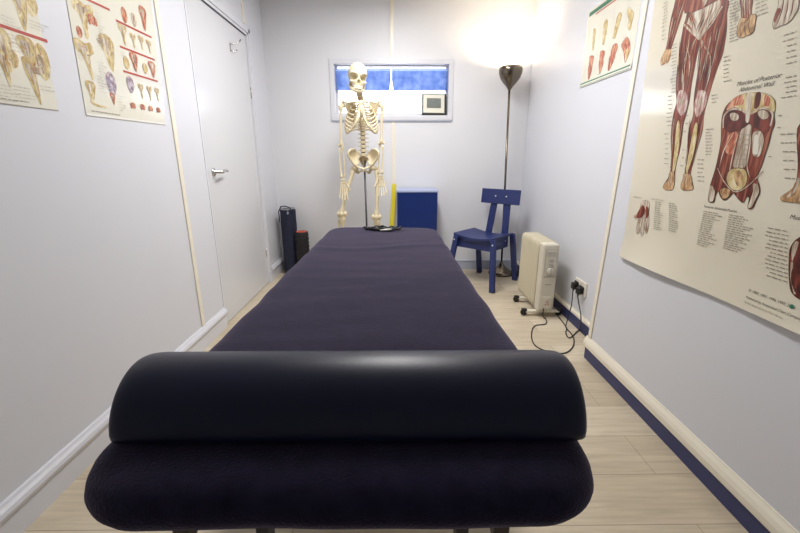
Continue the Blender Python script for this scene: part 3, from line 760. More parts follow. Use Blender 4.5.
# ------------------------------------------------------------------ blue wooden chair
CX, CY = .775, 3.425
e1 = V(.735, -.678, 0).normalized(); e2 = V(-.678, -.735, 0).normalized()
def K(a, b_, z): return V(CX, CY, 0)+e1*a+e2*b_+V(0, 0, z)
ch = thing('wooden_chair', (CX, CY, 0), 'cobalt blue painted wooden chair in the far right corner', 'chair')
def seat(b):
    N = 20; M_ = 4; vs = []
    for sgn in (0, -.018):
        for j in range(M_+1):
            for i in range(N+1):
                a = -.196+.404*i/N; q = .175-.345*j/M_
                vs.append(K(a, q, .452+sgn-.026*math.cos(min(1, abs(a-.006)/.202)*PI/2)))
    n = N+1; o_ = n*(M_+1)
    fs = [(j*n+i, j*n+i+1, (j+1)*n+i+1, (j+1)*n+i) for j in range(M_) for i in range(N)]
    fs2 = [tuple(k+o_ for k in f)[::-1] for f in fs]
    ring = [i for i in range(n)]+[j*n+N for j in range(1, M_+1)]+[M_*n+i for i in range(N-1, -1, -1)]+[j*n for j in range(M_-1, 0, -1)]
    fs3 = [(ring[k], ring[(k+1) % len(ring)], ring[(k+1) % len(ring)]+o_, ring[k]+o_) for k in range(len(ring))]
    b.faces(vs, fs+fs2+fs3, 'blue_paint')
one('seat', ch, seat)
for q in (.135, -.135):
    ap = one('apron', ch, lambda b: b.box((-.172, q-.010, .325), (.172, q+.010, .422), 'blue_paint', .002, Matrix(((e1.x, e2.x, 0, CX), (e1.y, e2.y, 0, CY), (0, 0, 1, 0), (0, 0, 0, 1)))))
for a in (.165, -.165):
    ap = one('apron', ch, lambda b: b.box((a-.010, -.125, .325), (a+.010, .125, .422), 'blue_paint', .002, Matrix(((e1.x, e2.x, 0, CX), (e1.y, e2.y, 0, CY), (0, 0, 1, 0), (0, 0, 0, 1)))))
LEG = [((.195, .165, .430), (.245, .225)), ((-.172, .160, .430), (-.215, .225)), ((.205, -.150, .445), (.222, -.235)), ((-.150, -.160, .425), (-.150, -.228))]
for (a, q, z), (fa, fq) in LEG:
    lg = one('leg', ch, lambda b: b.plank(K(fa, fq, .004), K(a, q, z), .046, .030, 'blue_paint', e1, .003))
    zmin = min((v.co.z for v in lg.data.vertices)); 
    for v in lg.data.vertices:
        if v.co.z < .02: v.co.z = max(v.co.z, 0) if v.co.z > .004 else 0.0
def bolt(par, p, nrm):
    def f(b):
        m_ = nrm.to_track_quat('Z', 'Y').to_matrix().to_4x4()
        b.lathe([(0, 0), (.0068, 0), (.0062, .003), (.003, .0045), (0, .0048)], p, 'bolt', 12, m_)
    one('bolt', par, f)
legs_ch = [c for c in ch.children if c.name.startswith('leg')]
bolt(legs_ch[0], K(.203, .1905, .395), e2); bolt(legs_ch[1], K(-.180, .186, .395), e2)
bolt(legs_ch[2], K(.165+.0105, -.085, .388), e1)
ups = []
for (a0, a1) in ((-.050, -.008), (.125, .108)):
    ups.append(one('back_post', ch, lambda b: b.plank(K(a0, -.158, .32), K(a1, -.212, .81), .058, .024, 'blue_paint', e1, .003)))
bd = one('backrest', ch, lambda b: b.plank(K(.046, -.180, .693), K(.046, -.194, .822), .374, .020, 'blue_paint', e1, .003))
for a in (.004, .110): bolt(bd, K(a, -.1755, .762), e2)

# ------------------------------------------------------------------ floor lamp (uplighter)
lb = at(503.2, 272.5, 2, 0); lx, ly = 1.022, 3.655
ltop = at(509.3, 67, 1, ly-.02)
lbot = at(509.3, 91, 1, ly-.02)
lamp = thing('floor_lamp', (lx, ly, 0), 'tall dark bronze uplighter floor lamp lit in the right corner', 'floor lamp')
one('base', lamp, lambda b: b.lathe([(0, 0), (.118, 0), (.122, .008), (.118, .018), (.095, .034), (.06, .055), (.03, .085), (.014, .115), (.011, .125), (0, .125)], (lx, ly, 0), 'bronze', 48))
one('pole', lamp, lambda b: b.tube([(lx, ly, .11), (lbot.x, lbot.y, lbot.z)], .0095, 'bronze', 16))
H = ltop.z-lbot.z
def bowl(b):
    pr = [(.010, 0), (.014, .012), (.030, .035), (.058, .065), (.083, .10), (.0955, .135), (.098, .16), (.096, H*.96), (.092, H)]
    inn = [(r-.003, z+.001) for r, z in pr[::-1][:-2]]+[(0, .03)]
    b.lathe(pr+inn, (lbot.x, lbot.y, lbot.z), 'bronze', 48)
one('lamp_shade', lamp, bowl)
bulbz = lbot.z+H*.62
one('bulb', lamp, lambda b: b.ball((lbot.x, lbot.y, bulbz-.02), (.018, .018, .03), 'bulb', 3))
# foot switch of the lamp, by the skirting
fs_ = V(1.165, 3.60, 0)
mb = MB(); mb.box((fs_.x-.03, fs_.y-.045, 0), (fs_.x+.022, fs_.y+.045, .05), 'black', .012); mb.box((fs_.x-.014, fs_.y-.02, .05), (fs_.x+.008, fs_.y+.02, .057), 'black', .003)
tag(build(mb, 'foot_switch'), 'black foot switch on the floor between blue chair and right wall', 'switch')

# ------------------------------------------------------------------ oil-filled radiator
HX, HY = 1.052, 2.585
hz0, hz1 = .055, .535
he = thing('oil_radiator', (HX, HY+.2, 0), 'cream oil-filled radiator heater standing by the right wall', 'heater')
def fin(y):
    def f(b):
        w = .070; pts = []
        ol = []
        for (cx_, cz_, a0) in ((w-.022, hz1-.03, 0), (-w+.022, hz1-.03, PI/2), (-w+.022, hz0+.03, PI), (w-.022, hz0+.03, 1.5*PI)):
            for i in range(6): a = a0+PI/2*i/5; ol.append((cx_+.022*math.cos(a), cz_+.030*math.sin(a)))
        n = len(ol); vs = []
        for s_, dy in ((.78, -.017), (1, -.003), (1, .003), (.78, .017)):
            for x, z in ol: vs.append(V(HX+x*s_, y+dy, (hz0+hz1)/2+(z-(hz0+hz1)/2)*(1-(1-s_)*.3)))
        b.faces(vs, [(i*n+j, i*n+(j+1) % n, (i+1)*n+(j+1) % n, (i+1)*n+j) for i in range(3) for j in range(n)]+[tuple(range(n))[::-1], tuple(range(3*n, 4*n))], 'heater', False)
        b.tube([(HX, y-.027, hz1-.06), (HX, y+.027, hz1-.06)], .022, 'heater', 12); b.tube([(HX, y-.027, hz0+.06), (HX, y+.027, hz0+.06)], .022, 'heater', 12)
    return f
NF = 7
for k in range(NF): one('fin', he, fin(HY+.088+k*.052))
def hpanel(b):
    b.box((HX-.056, HY-.02, hz0-.012), (HX+.054, HY+.062, hz1-.002), 'heater_panel', .014, None, 4)
hp_ = one('front_housing', he, hpanel)
cp = one('control_panel', he, lambda b: (b.box((HX-.040, HY-.024, .30), (HX+.044, HY-.018, .50), 'heater_grey', .004), b.box((HX-.034, HY-.0255, .31), (HX+.038, HY-.022, .492), 'heater_panel', .003)))
def kn_(z, r):
    def f(b):
        b.lathe([(0, 0), (r, 0), (r*.92, .010), (r*.5, .013), (0, .013)], (0, 0, 0), 'heater_panel', 24)
        b.box((-.003, -r*.9, .010), (.003, r*.9, .017), 'heater_grey', .001)
        b.lathe([(r*1.12, 0), (r*1.2, 0), (r*1.2, .002), (r*1.12, .002), (r*1.12, 0)], (0, 0, 0), 'heater_grey', 24)
        for v in b.bm.verts: v.co = V(HX+.002+v.co.x, HY-.025-v.co.z, z+v.co.y)
    return f
one('thermostat_knob', cp, kn_(.345, .025))
for z in (.395, .425): one('rocker_switch', cp, lambda b: b.box((HX-.014, HY-.031, z-.009), (HX+.018, HY-.024, z+.009), 'heater_grey', .002))
one('indicator_window', cp, lambda b: [b.box((HX-.028, HY-.0275, .452+i*.008), (HX+.032, HY-.0245, .456+i*.008), 'heater_grey', .0005) for i in range(4)])
def cs(b):
    b.box((HX-.036, HY-.030, .062), (HX+.036, HY-.018, .160), 'heater_panel', .010, None, 3)
    for sx, sz in ((-.010, .105), (.010, .105), (0, .125)): b.box((HX+sx-.003, HY-.0335, sz-.005), (HX+sx+.003, HY-.0295, sz+.005), 'red_ink', .0008)
one('cord_store', he, cs)
one('badge', he, lambda b: b.box((HX-.02, HY-.0215, .245), (HX+.022, HY-.0195, .253), 'heater_grey', .0005))
for yy, xa in ((HY+.030, -.125), (HY+.30, -.098)):
    ft = one('foot_bar', he, lambda b: (b.box((HX+xa, yy-.016, .024), (HX+.118, yy+.016, .042), 'cartilage', .005), b.box((HX-.03, yy-.014, .04), (HX+.03, yy+.014, .075), 'cartilage', .003)))
    for sx in (xa-.010, .115):
        one('caster', ft, lambda b: (b.lathe([(0, -.012), (.018, -.012), (.024, -.006), (.024, .006), (.018, .012), (0, .012)], (HX+sx, yy, .024), 'black', 20, Matrix.Rotation(PI/2, 4, 'X')), b.box((HX+sx-.016, yy-.016, .030), (HX+sx+.020, yy+.016, .052), 'black', .006)))

# ------------------------------------------------------------------ wall socket, plugs, cables
so = at(581.5, 287, 0, XF)
sc0 = V(XF, so.y, so.z)
soc = thing('wall_socket', (XF-.004, sc0.y, sc0.z-.045), 'cream double wall socket with two black plugs in it', 'socket')
one('face_plate', soc, lambda b: b.box((XF-.011, sc0.y-.078, sc0.z-.045), (XF, sc0.y+.078, sc0.z+.045), 'socket', .003))
for dy in (.036, -.036): one('rocker', soc, lambda b: b.box((XF-.0145, sc0.y+dy*.35-.006, sc0.z+.018), (XF-.0105, sc0.y+dy*.35+.006, sc0.z+.036), 'socket', .001))
PL = []
for k, (dy, dz) in enumerate(((.038, .002), (-.036, -.008))):
    p = V(XF-.011, sc0.y+dy, sc0.z+dz); PL.append(p)
def plug(name, p, path, label):
    r = thing(name, (p.x, p.y, p.z), label, 'cable')
    def f(b):
        b.box((p.x-.012, p.y-.026, p.z-.022), (p.x-.0005, p.y+.026, p.z+.026), 'black', .005)
        b.box((p.x-.036, p.y-.020, p.z-.028), (p.x-.010, p.y+.020, p.z+.018), 'black', .008)
        b.tube([p+V(-.022, 0, -.022), p+V(-.024, 0, -.045)], [.007, .004], 'black', 10)
    one('plug', r, f)
    pts = [p+V(-.024, 0, -.04)]+path; sm = []
    for i in range(len(pts)*8-7): sm.append(curve_at(pts, i/(len(pts)*8-8)))
    for q in sm: q.z = max(q.z, .0042)
    one('cord', r, lambda b: b.tube(sm, .0036, 'rubber', 8))
G = lambda u, v, z=.0042: V(*at(u, v, 2, z))
plug('power_cable', PL[0], [at(571.5, 305, 0, 1.165), at(568, 318, 0, 1.15), G(566, 327.5), G(571.5, 334), G(574, 340.5), G(572, 348), G(563, 353.3), G(545, 350.5), G(534.5, 344.5), G(531.5, 335), G(534.5, 326), G(545.5, 324), G(546, 319.5, .0042), V(HX-.02, HY-.034, .02), V(HX-.02, HY-.0345, .075)],
     'black power cable running from radiator in a loop to left plug')
plug('lamp_cable', PL[1], [at(578.5, 302, 0, 1.17), at(581, 318, 0, 1.14), G(578.7, 330.5), G(570, 337.8), G(565.8, 333), G(566.5, 328), G(562, 321), G(557, 315), V(1.172, 2.75, .0042), V(1.185, 3.0, .0042), V(1.185, 3.3, .0042), V(1.175, 3.545, .012)],
     'black lamp cable running behind radiator to right plug')

# ------------------------------------------------------------------ posters
def smooth_poly(P, k=4):
    n = len(P); out = []
    for i in range(n):
        p0, p1, p2, p3 = [V(*P[(i+j-1) % n]) for j in range(4)]
        for q in range(k):
            f = q/k; out.append(.5*((2*p1)+(p2-p0)*f+(2*p0-5*p1+4*p2-p3)*f*f+(3*p1-p0-3*p2+p3)*f**3))
    return out
NPOLY = [0]
class Poster:
    """a sheet on a side wall; drawings are laid on it in wall-plane metres (y, z)"""
    def __init__(s, X, nx, curl=None):
        s.X, s.nx, s.curl, s.mb = X, nx, curl or (lambda y, z: 0), MB(); s.ly = 0
    def w(s, y, z, lay): return V(s.X + s.nx*(s.curl(y, z) + .0008 + .00020*lay + .000005*s.ly), y, z)
    def px(s, u, v): p = at(u, v, 0, s.X); return V(p.y, p.z)
    def sheet(s, c, m):
        """c = four corners (y, z): bl, br, tr, tl"""
        N, M_ = 24, 40; vs = []
        for lay in (0, 1):
            for j in range(M_+1):
                for i in range(N+1):
                    a, b_ = i/N, (j/M_)**1.6
                    q = (V(*c[0])*(1-a)+V(*c[1])*a)*(1-b_)+(V(*c[3])*(1-a)+V(*c[2])*a)*b_
                    vs.append(V(s.X+s.nx*(s.curl(q.x, q.y)+(.0006 if lay else 0)), q.x, q.y))
        n = N+1; o_ = n*(M_+1)
        f = [(j*n+i, j*n+i+1, (j+1)*n+i+1, (j+1)*n+i) for j in range(M_) for i in range(N)]
        ring = [i for i in range(n)]+[j*n+N for j in range(1, M_+1)]+[M_*n+i for i in range(N-1, -1, -1)]+[j*n for j in range(M_-1, 0, -1)]
        f3 = [(ring[k], ring[(k+1) % len(ring)], ring[(k+1) % len(ring)]+o_, ring[k]+o_) for k in range(len(ring))]
        s.mb.faces(vs, f+[tuple(k+o_ for k in q)[::-1] for q in f], m, True); s.mb.faces([vs[k] for k in range(len(vs))], f3, m)
    def poly(s, P, m, lay=1, px=True, k=4, line=None):
        """filled outline; triangulated and cut fine enough to follow the sheet"""
        s.ly += 1; Q = [s.px(*p) if px else V(*p) for p in P]
        if k > 1: Q = smooth_poly([tuple(q) for q in Q], k)
        t = bmesh.new(); vs = [t.verts.new((q.x, q.y, 0)) for q in Q]
        try: f = t.faces.new(vs)
        except ValueError: t.free(); return
        t.normal_update(); bmesh.ops.triangulate(t, faces=[f], ngon_method='EAR_CLIP')
        vv = [s.w(v.co.x, v.co.y, lay) for v in t.verts]; t.verts.index_update()
        s.mb.faces(vv, [[v.index for v in fa.verts] for fa in t.faces], m); t.free()
        if line: s.stroke(list(Q)+[Q[0]], line, 'outline', lay+1, px=False)
    def stroke(s, P, wd, m, lay=2, px=True, taper=False):
        s.ly += 1; Q = [s.px(*p) if px else V(*p) for p in P]
        if px and len(Q) > 2:
            R = [V(q.x, q.y, 0) for q in Q]; Q = [curve_at(R, i/(len(R)*5)).xy for i in range(len(R)*5+1)]
        vs = []
        for i, q in enumerate(Q):
            d = Q[min(i+1, len(Q)-1)]-Q[max(i-1, 0)]
            if d.length < 1e-9: d = V(1, 0)
            d = d.normalized(); n = V(-d.y, d.x); k = wd/2*(math.sin(PI*(i+.3)/(len(Q)-.4)) if taper else 1)
            vs += [s.w(*(q+n*k), lay), s.w(*(q-n*k), lay)]
        s.mb.faces(vs, [(2*i, 2*i+1, 2*i+3, 2*i+2) for i in range(len(Q)-1)], m)
    def bars(s, p, L, h, m='ink_soft', lay=1, seed=0, al=1):
        """one row of tiny unreadable words; p = (y, z) start, reading away from the start"""
        dr = 1 if s.nx > 0 else -1; x = 0
        while x < L:
            w_ = min(random.uniform(.006, .02), L-x)
            a, b_ = p[0]+dr*x*al, p[0]+dr*(x+w_)*al
            s.mb.faces([s.w(a, p[1], lay), s.w(b_, p[1], lay), s.w(b_, p[1]+h, lay), s.w(a, p[1]+h, lay)], [(0, 1, 2, 3)], m); x += w_+.004
    def block(s, tl, bl, Lpx, rows, h=.0026, m='ink_soft', num=False):
        a, b_ = s.px(*tl), s.px(*bl)
        for i in range(rows):
            q = a.lerp(b_, i/(rows-1)) if rows > 1 else a
            s.bars((q.x, q.y), Lpx*random.uniform(.55, 1), h, m)
    def text(s, body, p, size, m='ink', shear=.25, align='LEFT', lay=1, rot=0):
        cu = bpy.data.curves.new('t', 'FONT'); cu.body = body; cu.size = size; cu.align_x = align; cu.shear = shear; cu.resolution_u = 3
        ob = bpy.data.objects.new('t', cu); C.objects.link(ob); dg = bpy.context.evaluated_depsgraph_get()
        me = bpy.data.meshes.new_from_object(ob.evaluated_get(dg)); dr = 1 if s.nx > 0 else -1
        ca, sa = math.cos(rot), math.sin(rot)
        vs = [s.w(p[0]+dr*(v.co.x*ca-v.co.y*sa), p[1]+v.co.x*sa+v.co.y*ca, lay) for v in me.vertices]
        s.mb.faces(vs, [list(f.vertices) for f in me.polygons], m)
        bpy.data.objects.remove(ob); bpy.data.curves.remove(cu); bpy.data.meshes.remove(me)
    def done(s, name, label):
        bm = s.mb.bm
        xs = [v.co for v in bm.verts]; org = V(s.X, sum(v.y for v in xs)/len(xs), min(v.z for v in xs))
        for v in bm.verts: v.co -= org
        me = bpy.data.meshes.new(name); bm.to_mesh(me); bm.free()
        for m in s.mb.mats: me.materials.append(MT[m])
        o = bpy.data.objects.new(name, me); C.objects.link(o); o.location = org
        return tag(o, label, 'poster', 'anatomy charts on the side walls')

# --- large muscle chart on the near right wall
P = Poster(XN, -1, lambda y, z: .0003+.016*max(0, (.80-z)/.15)**2*(1+.3*math.sin(y*9)) + .004*math.exp(-((y-1.70)/.05)**2)*math.exp(-((z-.78)/.05)**2))
bl_, tl_ = P.px(622, 256), P.px(655, 0); dt = (tl_-bl_)/(tl_.y-bl_.y)
tl2 = bl_+dt*(2.16-bl_.y)
P.sheet([tuple(bl_), (.74, .652), (.76, 2.16), tuple(tl2)], 'paper')
# front-view figure
P.poly([(677.2, -2), (686, -2), (684, 10), (679.5, 24), (675, 38), (671.5, 49), (671.3, 55), (668.5, 62), (665.5, 63.5), (661.5, 65.5), (661, 60), (663.5, 54), (665.8, 50), (668, 40), (670.5, 22), (674, 8)], 'muscle', 1, line=.0012)
P.poly([(665.8, 50), (671.5, 49.5), (671.3, 55), (668.8, 62), (665.5, 63.5), (661.5, 65.5), (661, 60), (663.5, 54)], 'flesh', 2)
for a in (((681, 0), (676, 20), (669, 48)), ((684, 2), (679, 18), (671, 46)), ((677, 4), (672, 24), (668.5, 44))): P.stroke(a, .004, 'tendon', 2, taper=True)
torso = [(690.3, -2), (687, 15), (683.5, 28), (681, 43), (679, 58), (677, 75), (676.4, 90), (676.8, 103), (674, 113), (671.7, 129), (671.2, 142), (671.7, 154), (670.8, 168), (669, 177), (664.5, 184), (663.4, 187.5), (667, 190), (673, 189.5), (675, 183), (675.2, 174.7), (677, 163), (681, 146), (683.3, 127), (687, 113), (690, 100), (692, 84), (697, 57), (699.2, 39.4)]
P.poly(torso, 'muscle', 1, line=.0014)
right = [(699.2, 39.4), (700.3, 57), (696.2, 84), (694.2, 100), (693.6, 115), (689.5, 128), (688, 140), (688.4, 152), (685.8, 168), (684, 178), (681, 185.5), (682.5, 189.5), (688, 190.5), (693.5, 189), (692.8, 182), (690.9, 174.7), (694, 161), (698.5, 146), (703, 130), (704, 117), (707, 104), (711, 90), (714.5, 78), (719.5, 64), (723.6, 52), (727, 30), (727.3, 14), (726.5, -2), (690.3, -2)]
P.poly(right, 'muscle', 1, line=.0014)
P.poly([(699, 40), (690.3, 26), (686.5, 22), (689, 8), (693, -2), (716, -2), (721, 4), (716, 16), (708, 27)], 'tendon', 2)      # aponeurosis
P.poly([(697, 1), (703, 0), (701, 7), (696, 10)], 'muscle_dk', 3); P.poly([(690.5, -2), (692.5, 4), (688.6, 20), (686.8, 22), (688, 8)], 'muscle_dk', 3)
P.poly([(696.5, -2), (699, -2), (698.8, 38), (697.2, 30)], 'paper2', 3)
P.stroke([(684, 24), (691, 31), (698.8, 38)], .007, 'tendon', 4); P.stroke([(723, 6), (712, 24), (700, 38)], .006, 'tendon', 4)
P.stroke([(697, 37), (694, 44), (693, 50)], .008, 'tendon', 4, taper=True); P.stroke([(701, 38), (703, 44), (701, 49)], .007, 'tendon', 4, taper=True)
P.stroke([(682.5, 68), (683.4, 80), (684, 93)], .012, 'tendon', 3, taper=True)
for a, wd in ((((721, 26), (716, 50), (708, 82), (703, 98)), .007), (((690, 34), (688, 50), (683, 66)), .004), (((712, 36), (706, 60), (700, 84)), .004), (((680, 56), (678.4, 72), (678.4, 92)), .005), (((686, 44), (690, 60), (688, 86)), .003), (((704, 45), (711, 58), (709, 76)), .004)): P.stroke(a, wd, 'tendon', 3, taper=True)
for a in (((687, 40), (684, 56), (681, 84)), ((693, 46), (692, 62), (688, 88)), ((708, 44), (703, 66), (699, 92)), ((717, 40), (713, 60), (706, 88))): P.stroke(a, .0022, 'outline', 3, taper=True)
for K_, c_ in (([(678, 95), (681, 90), (686, 92), (688.5, 100), (686.5, 110), (682, 116), (678, 110), (677, 102)], 1), ([(697, 95), (701, 90), (707, 93), (706.5, 104), (702, 113), (697, 117), (695, 108)], 1)): P.poly(K_, 'knee', 3)
P.poly([(680.5, 99), (683.5, 98), (684.5, 103), (682, 105.5), (680, 103)], 'tendon', 4); P.poly([(699.5, 99), (702.5, 98), (703, 103), (700.5, 106), (698.8, 103)], 'tendon', 4)
for path, wd_, n_ in ((((684, 34), (682, 60), (681, 90)), 9, 16), (((692, 40), (689, 62), (687, 92)), 9, 16), (((719, 20), (712, 55), (706, 92)), 16, 22), (((706, 34), (702, 62), (699, 92)), 9, 16), (((676, 116), (675, 140), (673, 170)), 5, 12), (((683, 114), (681, 138), (676, 168)), 5, 12), (((692, 118), (691, 140), (687, 170)), 6, 12), (((702, 118), (699, 138), (691, 168)), 6, 12), (((681, 4), (675, 26), (669, 50)), 6, 12), (((747, -2), (746.5, 6), (746.5, 18)), 9, 10), (((690, 4), (696, 22), (699, 36)), 10, 12), (((715, 4), (706, 20), (700, 36)), 14, 14)):
    for k in range(n_):
        o1 = random.uniform(-.5, .5)*wd_; t0, t1 = sorted((random.uniform(0, .8), random.uniform(.3, 1))); a_, b_, c_ = path
        def at_(t, w=o1): return (((1-t)**2*a_[0]+2*t*(1-t)*b_[0]+t*t*c_[0])+w*(1-.25*t), (1-t)**2*a_[1]+2*t*(1-t)*b_[1]+t*t*c_[1])
        if t1-t0 > .12: P.stroke([at_(t0), at_((t0+t1)/2), at_(t1)], random.choice((.0012, .0018, .0026)), random.choice(('tendon', 'outline', 'muscle_dk', 'muscle_small', 'outline')), 4, taper=True)
P.poly([(677.5, 124), (680, 122), (680, 140), (677.5, 160), (674.5, 172), (673, 170), (675, 150)], 'ochre', 3); P.poly([(695, 126), (698, 124), (697, 140), (693, 158), (688, 172), (686.5, 170), (690, 150)], 'ochre', 3)
for F_ in ([(670.5, 172), (675, 174), (675, 183), (673, 189.5), (667, 190), (663.6, 187.5), (665, 184), (669, 179)], [(684.5, 174), (691, 174.5), (692.8, 182), (693.5, 189), (688, 190.5), (682.5, 189.5), (681.2, 185.5), (683.5, 179)]):
    P.poly(F_, 'flesh', 3, line=.001)
for x in (671.4, 673.3, 686, 689): P.stroke([(x, 168), (x-1, 176), (x-2.5, 184)], .0024, 'tendon', 5)
# upper body above the frame, in plane metres
cy_ = P.px(706, 0).x; z0_ = P.px(706, 0).y
UB = [(cy_+.098, z0_-.01), (cy_+.085, z0_+.10), (cy_+.115, z0_+.22), (cy_+.13, z0_+.32), (cy_+.05, z0_+.36), (cy_+.035, z0_+.40), (cy_+.045, z0_+.47), (cy_, z0_+.50), (cy_-.045, z0_+.47), (cy_-.035, z0_+.40), (cy_-.05, z0_+.36), (cy_-.13, z0_+.32), (cy_-.115, z0_+.22), (cy_-.085, z0_+.10), (cy_-.098, z0_-.01)]
P.poly(UB, 'muscle', 1, px=False, line=.0014)
P.poly([(cy_+.012, z0_), (cy_+.04, z0_+.15), (cy_+.01, z0_+.28), (cy_-.01, z0_+.28), (cy_-.04, z0_+.15), (cy_-.012, z0_)], 'tendon', 2, px=False)
for sg in (1, -1):
    P.poly([(cy_+sg*.12, z0_+.30), (cy_+sg*.15, z0_+.20), (cy_+sg*.165, z0_+.02), (cy_+sg*.145, z0_-.02), (cy_+sg*.125, z0_+.02), (cy_+sg*.115, z0_+.2)], 'muscle', 1, px=False, line=.001)
# fore-arm and fist, second hand
P.poly([(741, -4), (753, -4), (752, 8), (751.5, 14), (756.8, 14.5), (756, 22), (754.5, 31), (750, 35), (746, 36), (742.5, 38), (738.5, 36.5), (737.3, 32), (739, 24), (742, 17), (741.5, 8)], 'flesh', 1, line=.0014)
P.poly([(741, -4), (753, -4), (752, 8), (751.5, 14), (747, 18), (742, 17), (741.5, 8)], 'muscle', 2)
for x in (743, 745.5, 748, 750.5): P.stroke([(x, -4), (x, 6), (x+.3, 17)], .0026, 'tendon', 3)
for a in (((742, 22), (741, 29), (741, 36)), ((746, 22), (745.5, 29), (746, 35)), ((750, 20), (749.5, 27), (751, 33)), ((751, 15), (748, 20), (748, 27))): P.stroke(a, .0018, 'outline', 3)
P.poly([(781, -4), (798, -4), (799, 8), (796, 14), (792, 20), (787, 24), (781, 26), (775, 29), (773.6, 23), (776, 14), (779, 6)], 'tendon', 1, line=.0014)
P.poly([(779, 8), (782, 10), (778, 18), (775.5, 23), (774.6, 20), (776.5, 13)], 'muscle', 2)
for a in (((785, -2), (783, 10), (778, 24)), ((789, -2), (788, 10), (784, 22)), ((794, -2), (793, 10), (790, 18))): P.stroke(a, .0034, 'muscle_dk', 2, taper=True)
# abdominal wall figure
AB = [(738, 96.5), (745, 94), (752.4, 93), (760, 92.8), (767, 94), (773, 97.5), (775.8, 103), (774.6, 114), (775, 124), (772, 132), (769.5, 143), (765.9, 154), (762, 166), (757.5, 177), (759.5, 184), (760.5, 192), (757, 200), (753, 208.5), (748.6, 207.5), (750, 198), (747, 197), (744, 202.5), (740, 200), (736, 195), (733.5, 193), (729, 198), (724.4, 200), (720.8, 196), (719, 191), (716, 196), (714.5, 202), (709, 201), (709.8, 192), (711, 185), (714.5, 174), (717, 165), (719.8, 152), (721.8, 140), (722, 128), (723, 116), (726.5, 107), (732, 101)]
P.poly(AB, 'muscle', 1, line=.002)
P.poly([(738, 96.5), (745, 94), (752.4, 93), (760, 92.8), (767, 94), (773, 97.5), (775.8, 103), (774.6, 112), (765, 107), (757, 112), (750, 114), (743, 110), (735, 107), (727.5, 110), (732, 101)], 'ochre', 2)
P.poly([(732, 101), (738, 96.5), (743, 95.5), (744, 104), (736, 106), (728, 109)], 'muscle_small', 3); P.poly([(757, 93.4), (762, 93.4), (760, 106), (755, 108)], 'muscle_dk', 3); P.poly([(766, 95), (771, 98), (770, 106), (765, 105)], 'muscle_small', 3)
P.poly([(727, 113), (734, 110), (743, 112), (750, 116), (758, 112), (767, 109.5), (773.5, 114), (772.5, 124), (768, 133), (760, 130), (752, 126.5), (747, 127), (741, 131), (732, 133), (724.5, 128)], 'muscle_dk', 2)
P.stroke([(724, 128), (725, 116), (732, 109.5), (741, 109.5), (750, 114), (758, 109.5), (767, 108.5), (773.5, 114), (771.5, 126)], .0055, 'tendon', 4)
P.poly([(731, 114), (735, 112.5), (739.5, 115), (739, 119.5), (735, 121), (731.5, 119)], 'tendon', 4, line=.001); P.poly([(759, 111.5), (765, 110), (769.5, 113), (769, 118), (764, 119.5), (760, 116.5)], 'tendon', 4, line=.001)
P.poly([(748, 94), (753, 94), (752, 106), (750, 121), (746.5, 121), (747, 106)], 'tendon', 3)
P.poly([(746, 127), (751, 124), (753, 130), (750.5, 142), (748, 156), (745.5, 167.5), (734, 167), (736.5, 153), (739.5, 138), (742, 130)], 'tendon', 3, line=.0012)
for i in range(7): P.stroke([(741.8-i*1.1, 134+i*5), (747, 134.8+i*5), (751.5-i*.9, 135+i*5)], .0022, 'ink_soft', 4)
P.poly([(729, 136), (738, 132), (737, 144), (733, 154), (726, 151)], 'muscle_small', 3); P.poly([(753.5, 134), (761.5, 131), (765, 140), (760.5, 156), (753.5, 154)], 'tendon', 3, line=.001)
P.poly([(755, 137), (759, 136), (759, 153), (754.5, 152.5)], 'paper2', 4)
for a in (((752.5, 130), (750.5, 148), (748, 166), (751, 178)), ((740, 132), (735, 150), (731, 168), (729, 180)), ((735, 132), (725, 150), (720, 168))): P.stroke(a, .0045, 'tendon', 4, taper=True)
P.poly([(730, 171), (736, 168), (744, 168.5), (748, 174), (747, 184), (741, 190), (734, 190), (728.5, 184), (727.5, 177)], 'ochre', 3, line=.0016)
P.poly([(735, 175), (739, 170), (744, 176), (740, 186), (737, 184)], 'flesh', 4)
P.stroke([(718.5, 168), (724, 180), (732, 189.5), (739, 191.5), (750, 185), (764, 171)], .003, 'tendon', 5)
P.poly([(721, 190), (726, 188), (731, 190), (730, 196), (724.5, 199), (721.5, 195)], 'flesh', 4, line=.001); P.poly([(711, 186), (714, 187), (716, 194), (714, 201), (709.5, 200.5), (710, 192)], 'tendon', 4); P.poly([(754, 184), (759, 185), (760, 192), (756, 200), (752.5, 207), (749, 207), (752, 198), (754, 191)], 'tendon', 4)
# side-view leg at the frame edge, hand figures
P.poly([(798.5, 128), (812, 122), (822, 130), (818, 170), (822, 198), (812, 203), (800, 203), (790, 202), (783, 201), (781.5, 197.5), (786, 194), (793, 189), (797, 182), (799, 165)], 'muscle', 1, line=.0014)
P.poly([(797, 181), (806, 178), (820, 190), (820, 199), (812, 203), (800, 203), (790, 202), (783, 201), (781.5, 197.5), (786, 194), (793, 189)], 'flesh', 2)
P.stroke([(800, 178), (796, 190), (788, 197)], .006, 'tendon', 3); P.stroke([(806, 180), (803, 192), (801, 201)], .008, 'tendon', 3)
P.poly([(800, 238), (812, 232), (826, 240), (828, 280), (818, 305), (806, 301), (797, 296), (792, 289), (790, 275), (790, 260), (791, 249), (795, 242)], 'muscle_dk', 1, line=.002)
P.poly([(793, 247), (798, 241), (803, 250), (800, 262), (796, 255), (793, 262)], 'tendon', 2); P.poly([(795, 276), (799, 262), (804, 280), (800, 294)], 'muscle', 2); P.stroke([(793, 262), (792.5, 278), (797, 294)], .006, 'tendon', 3)
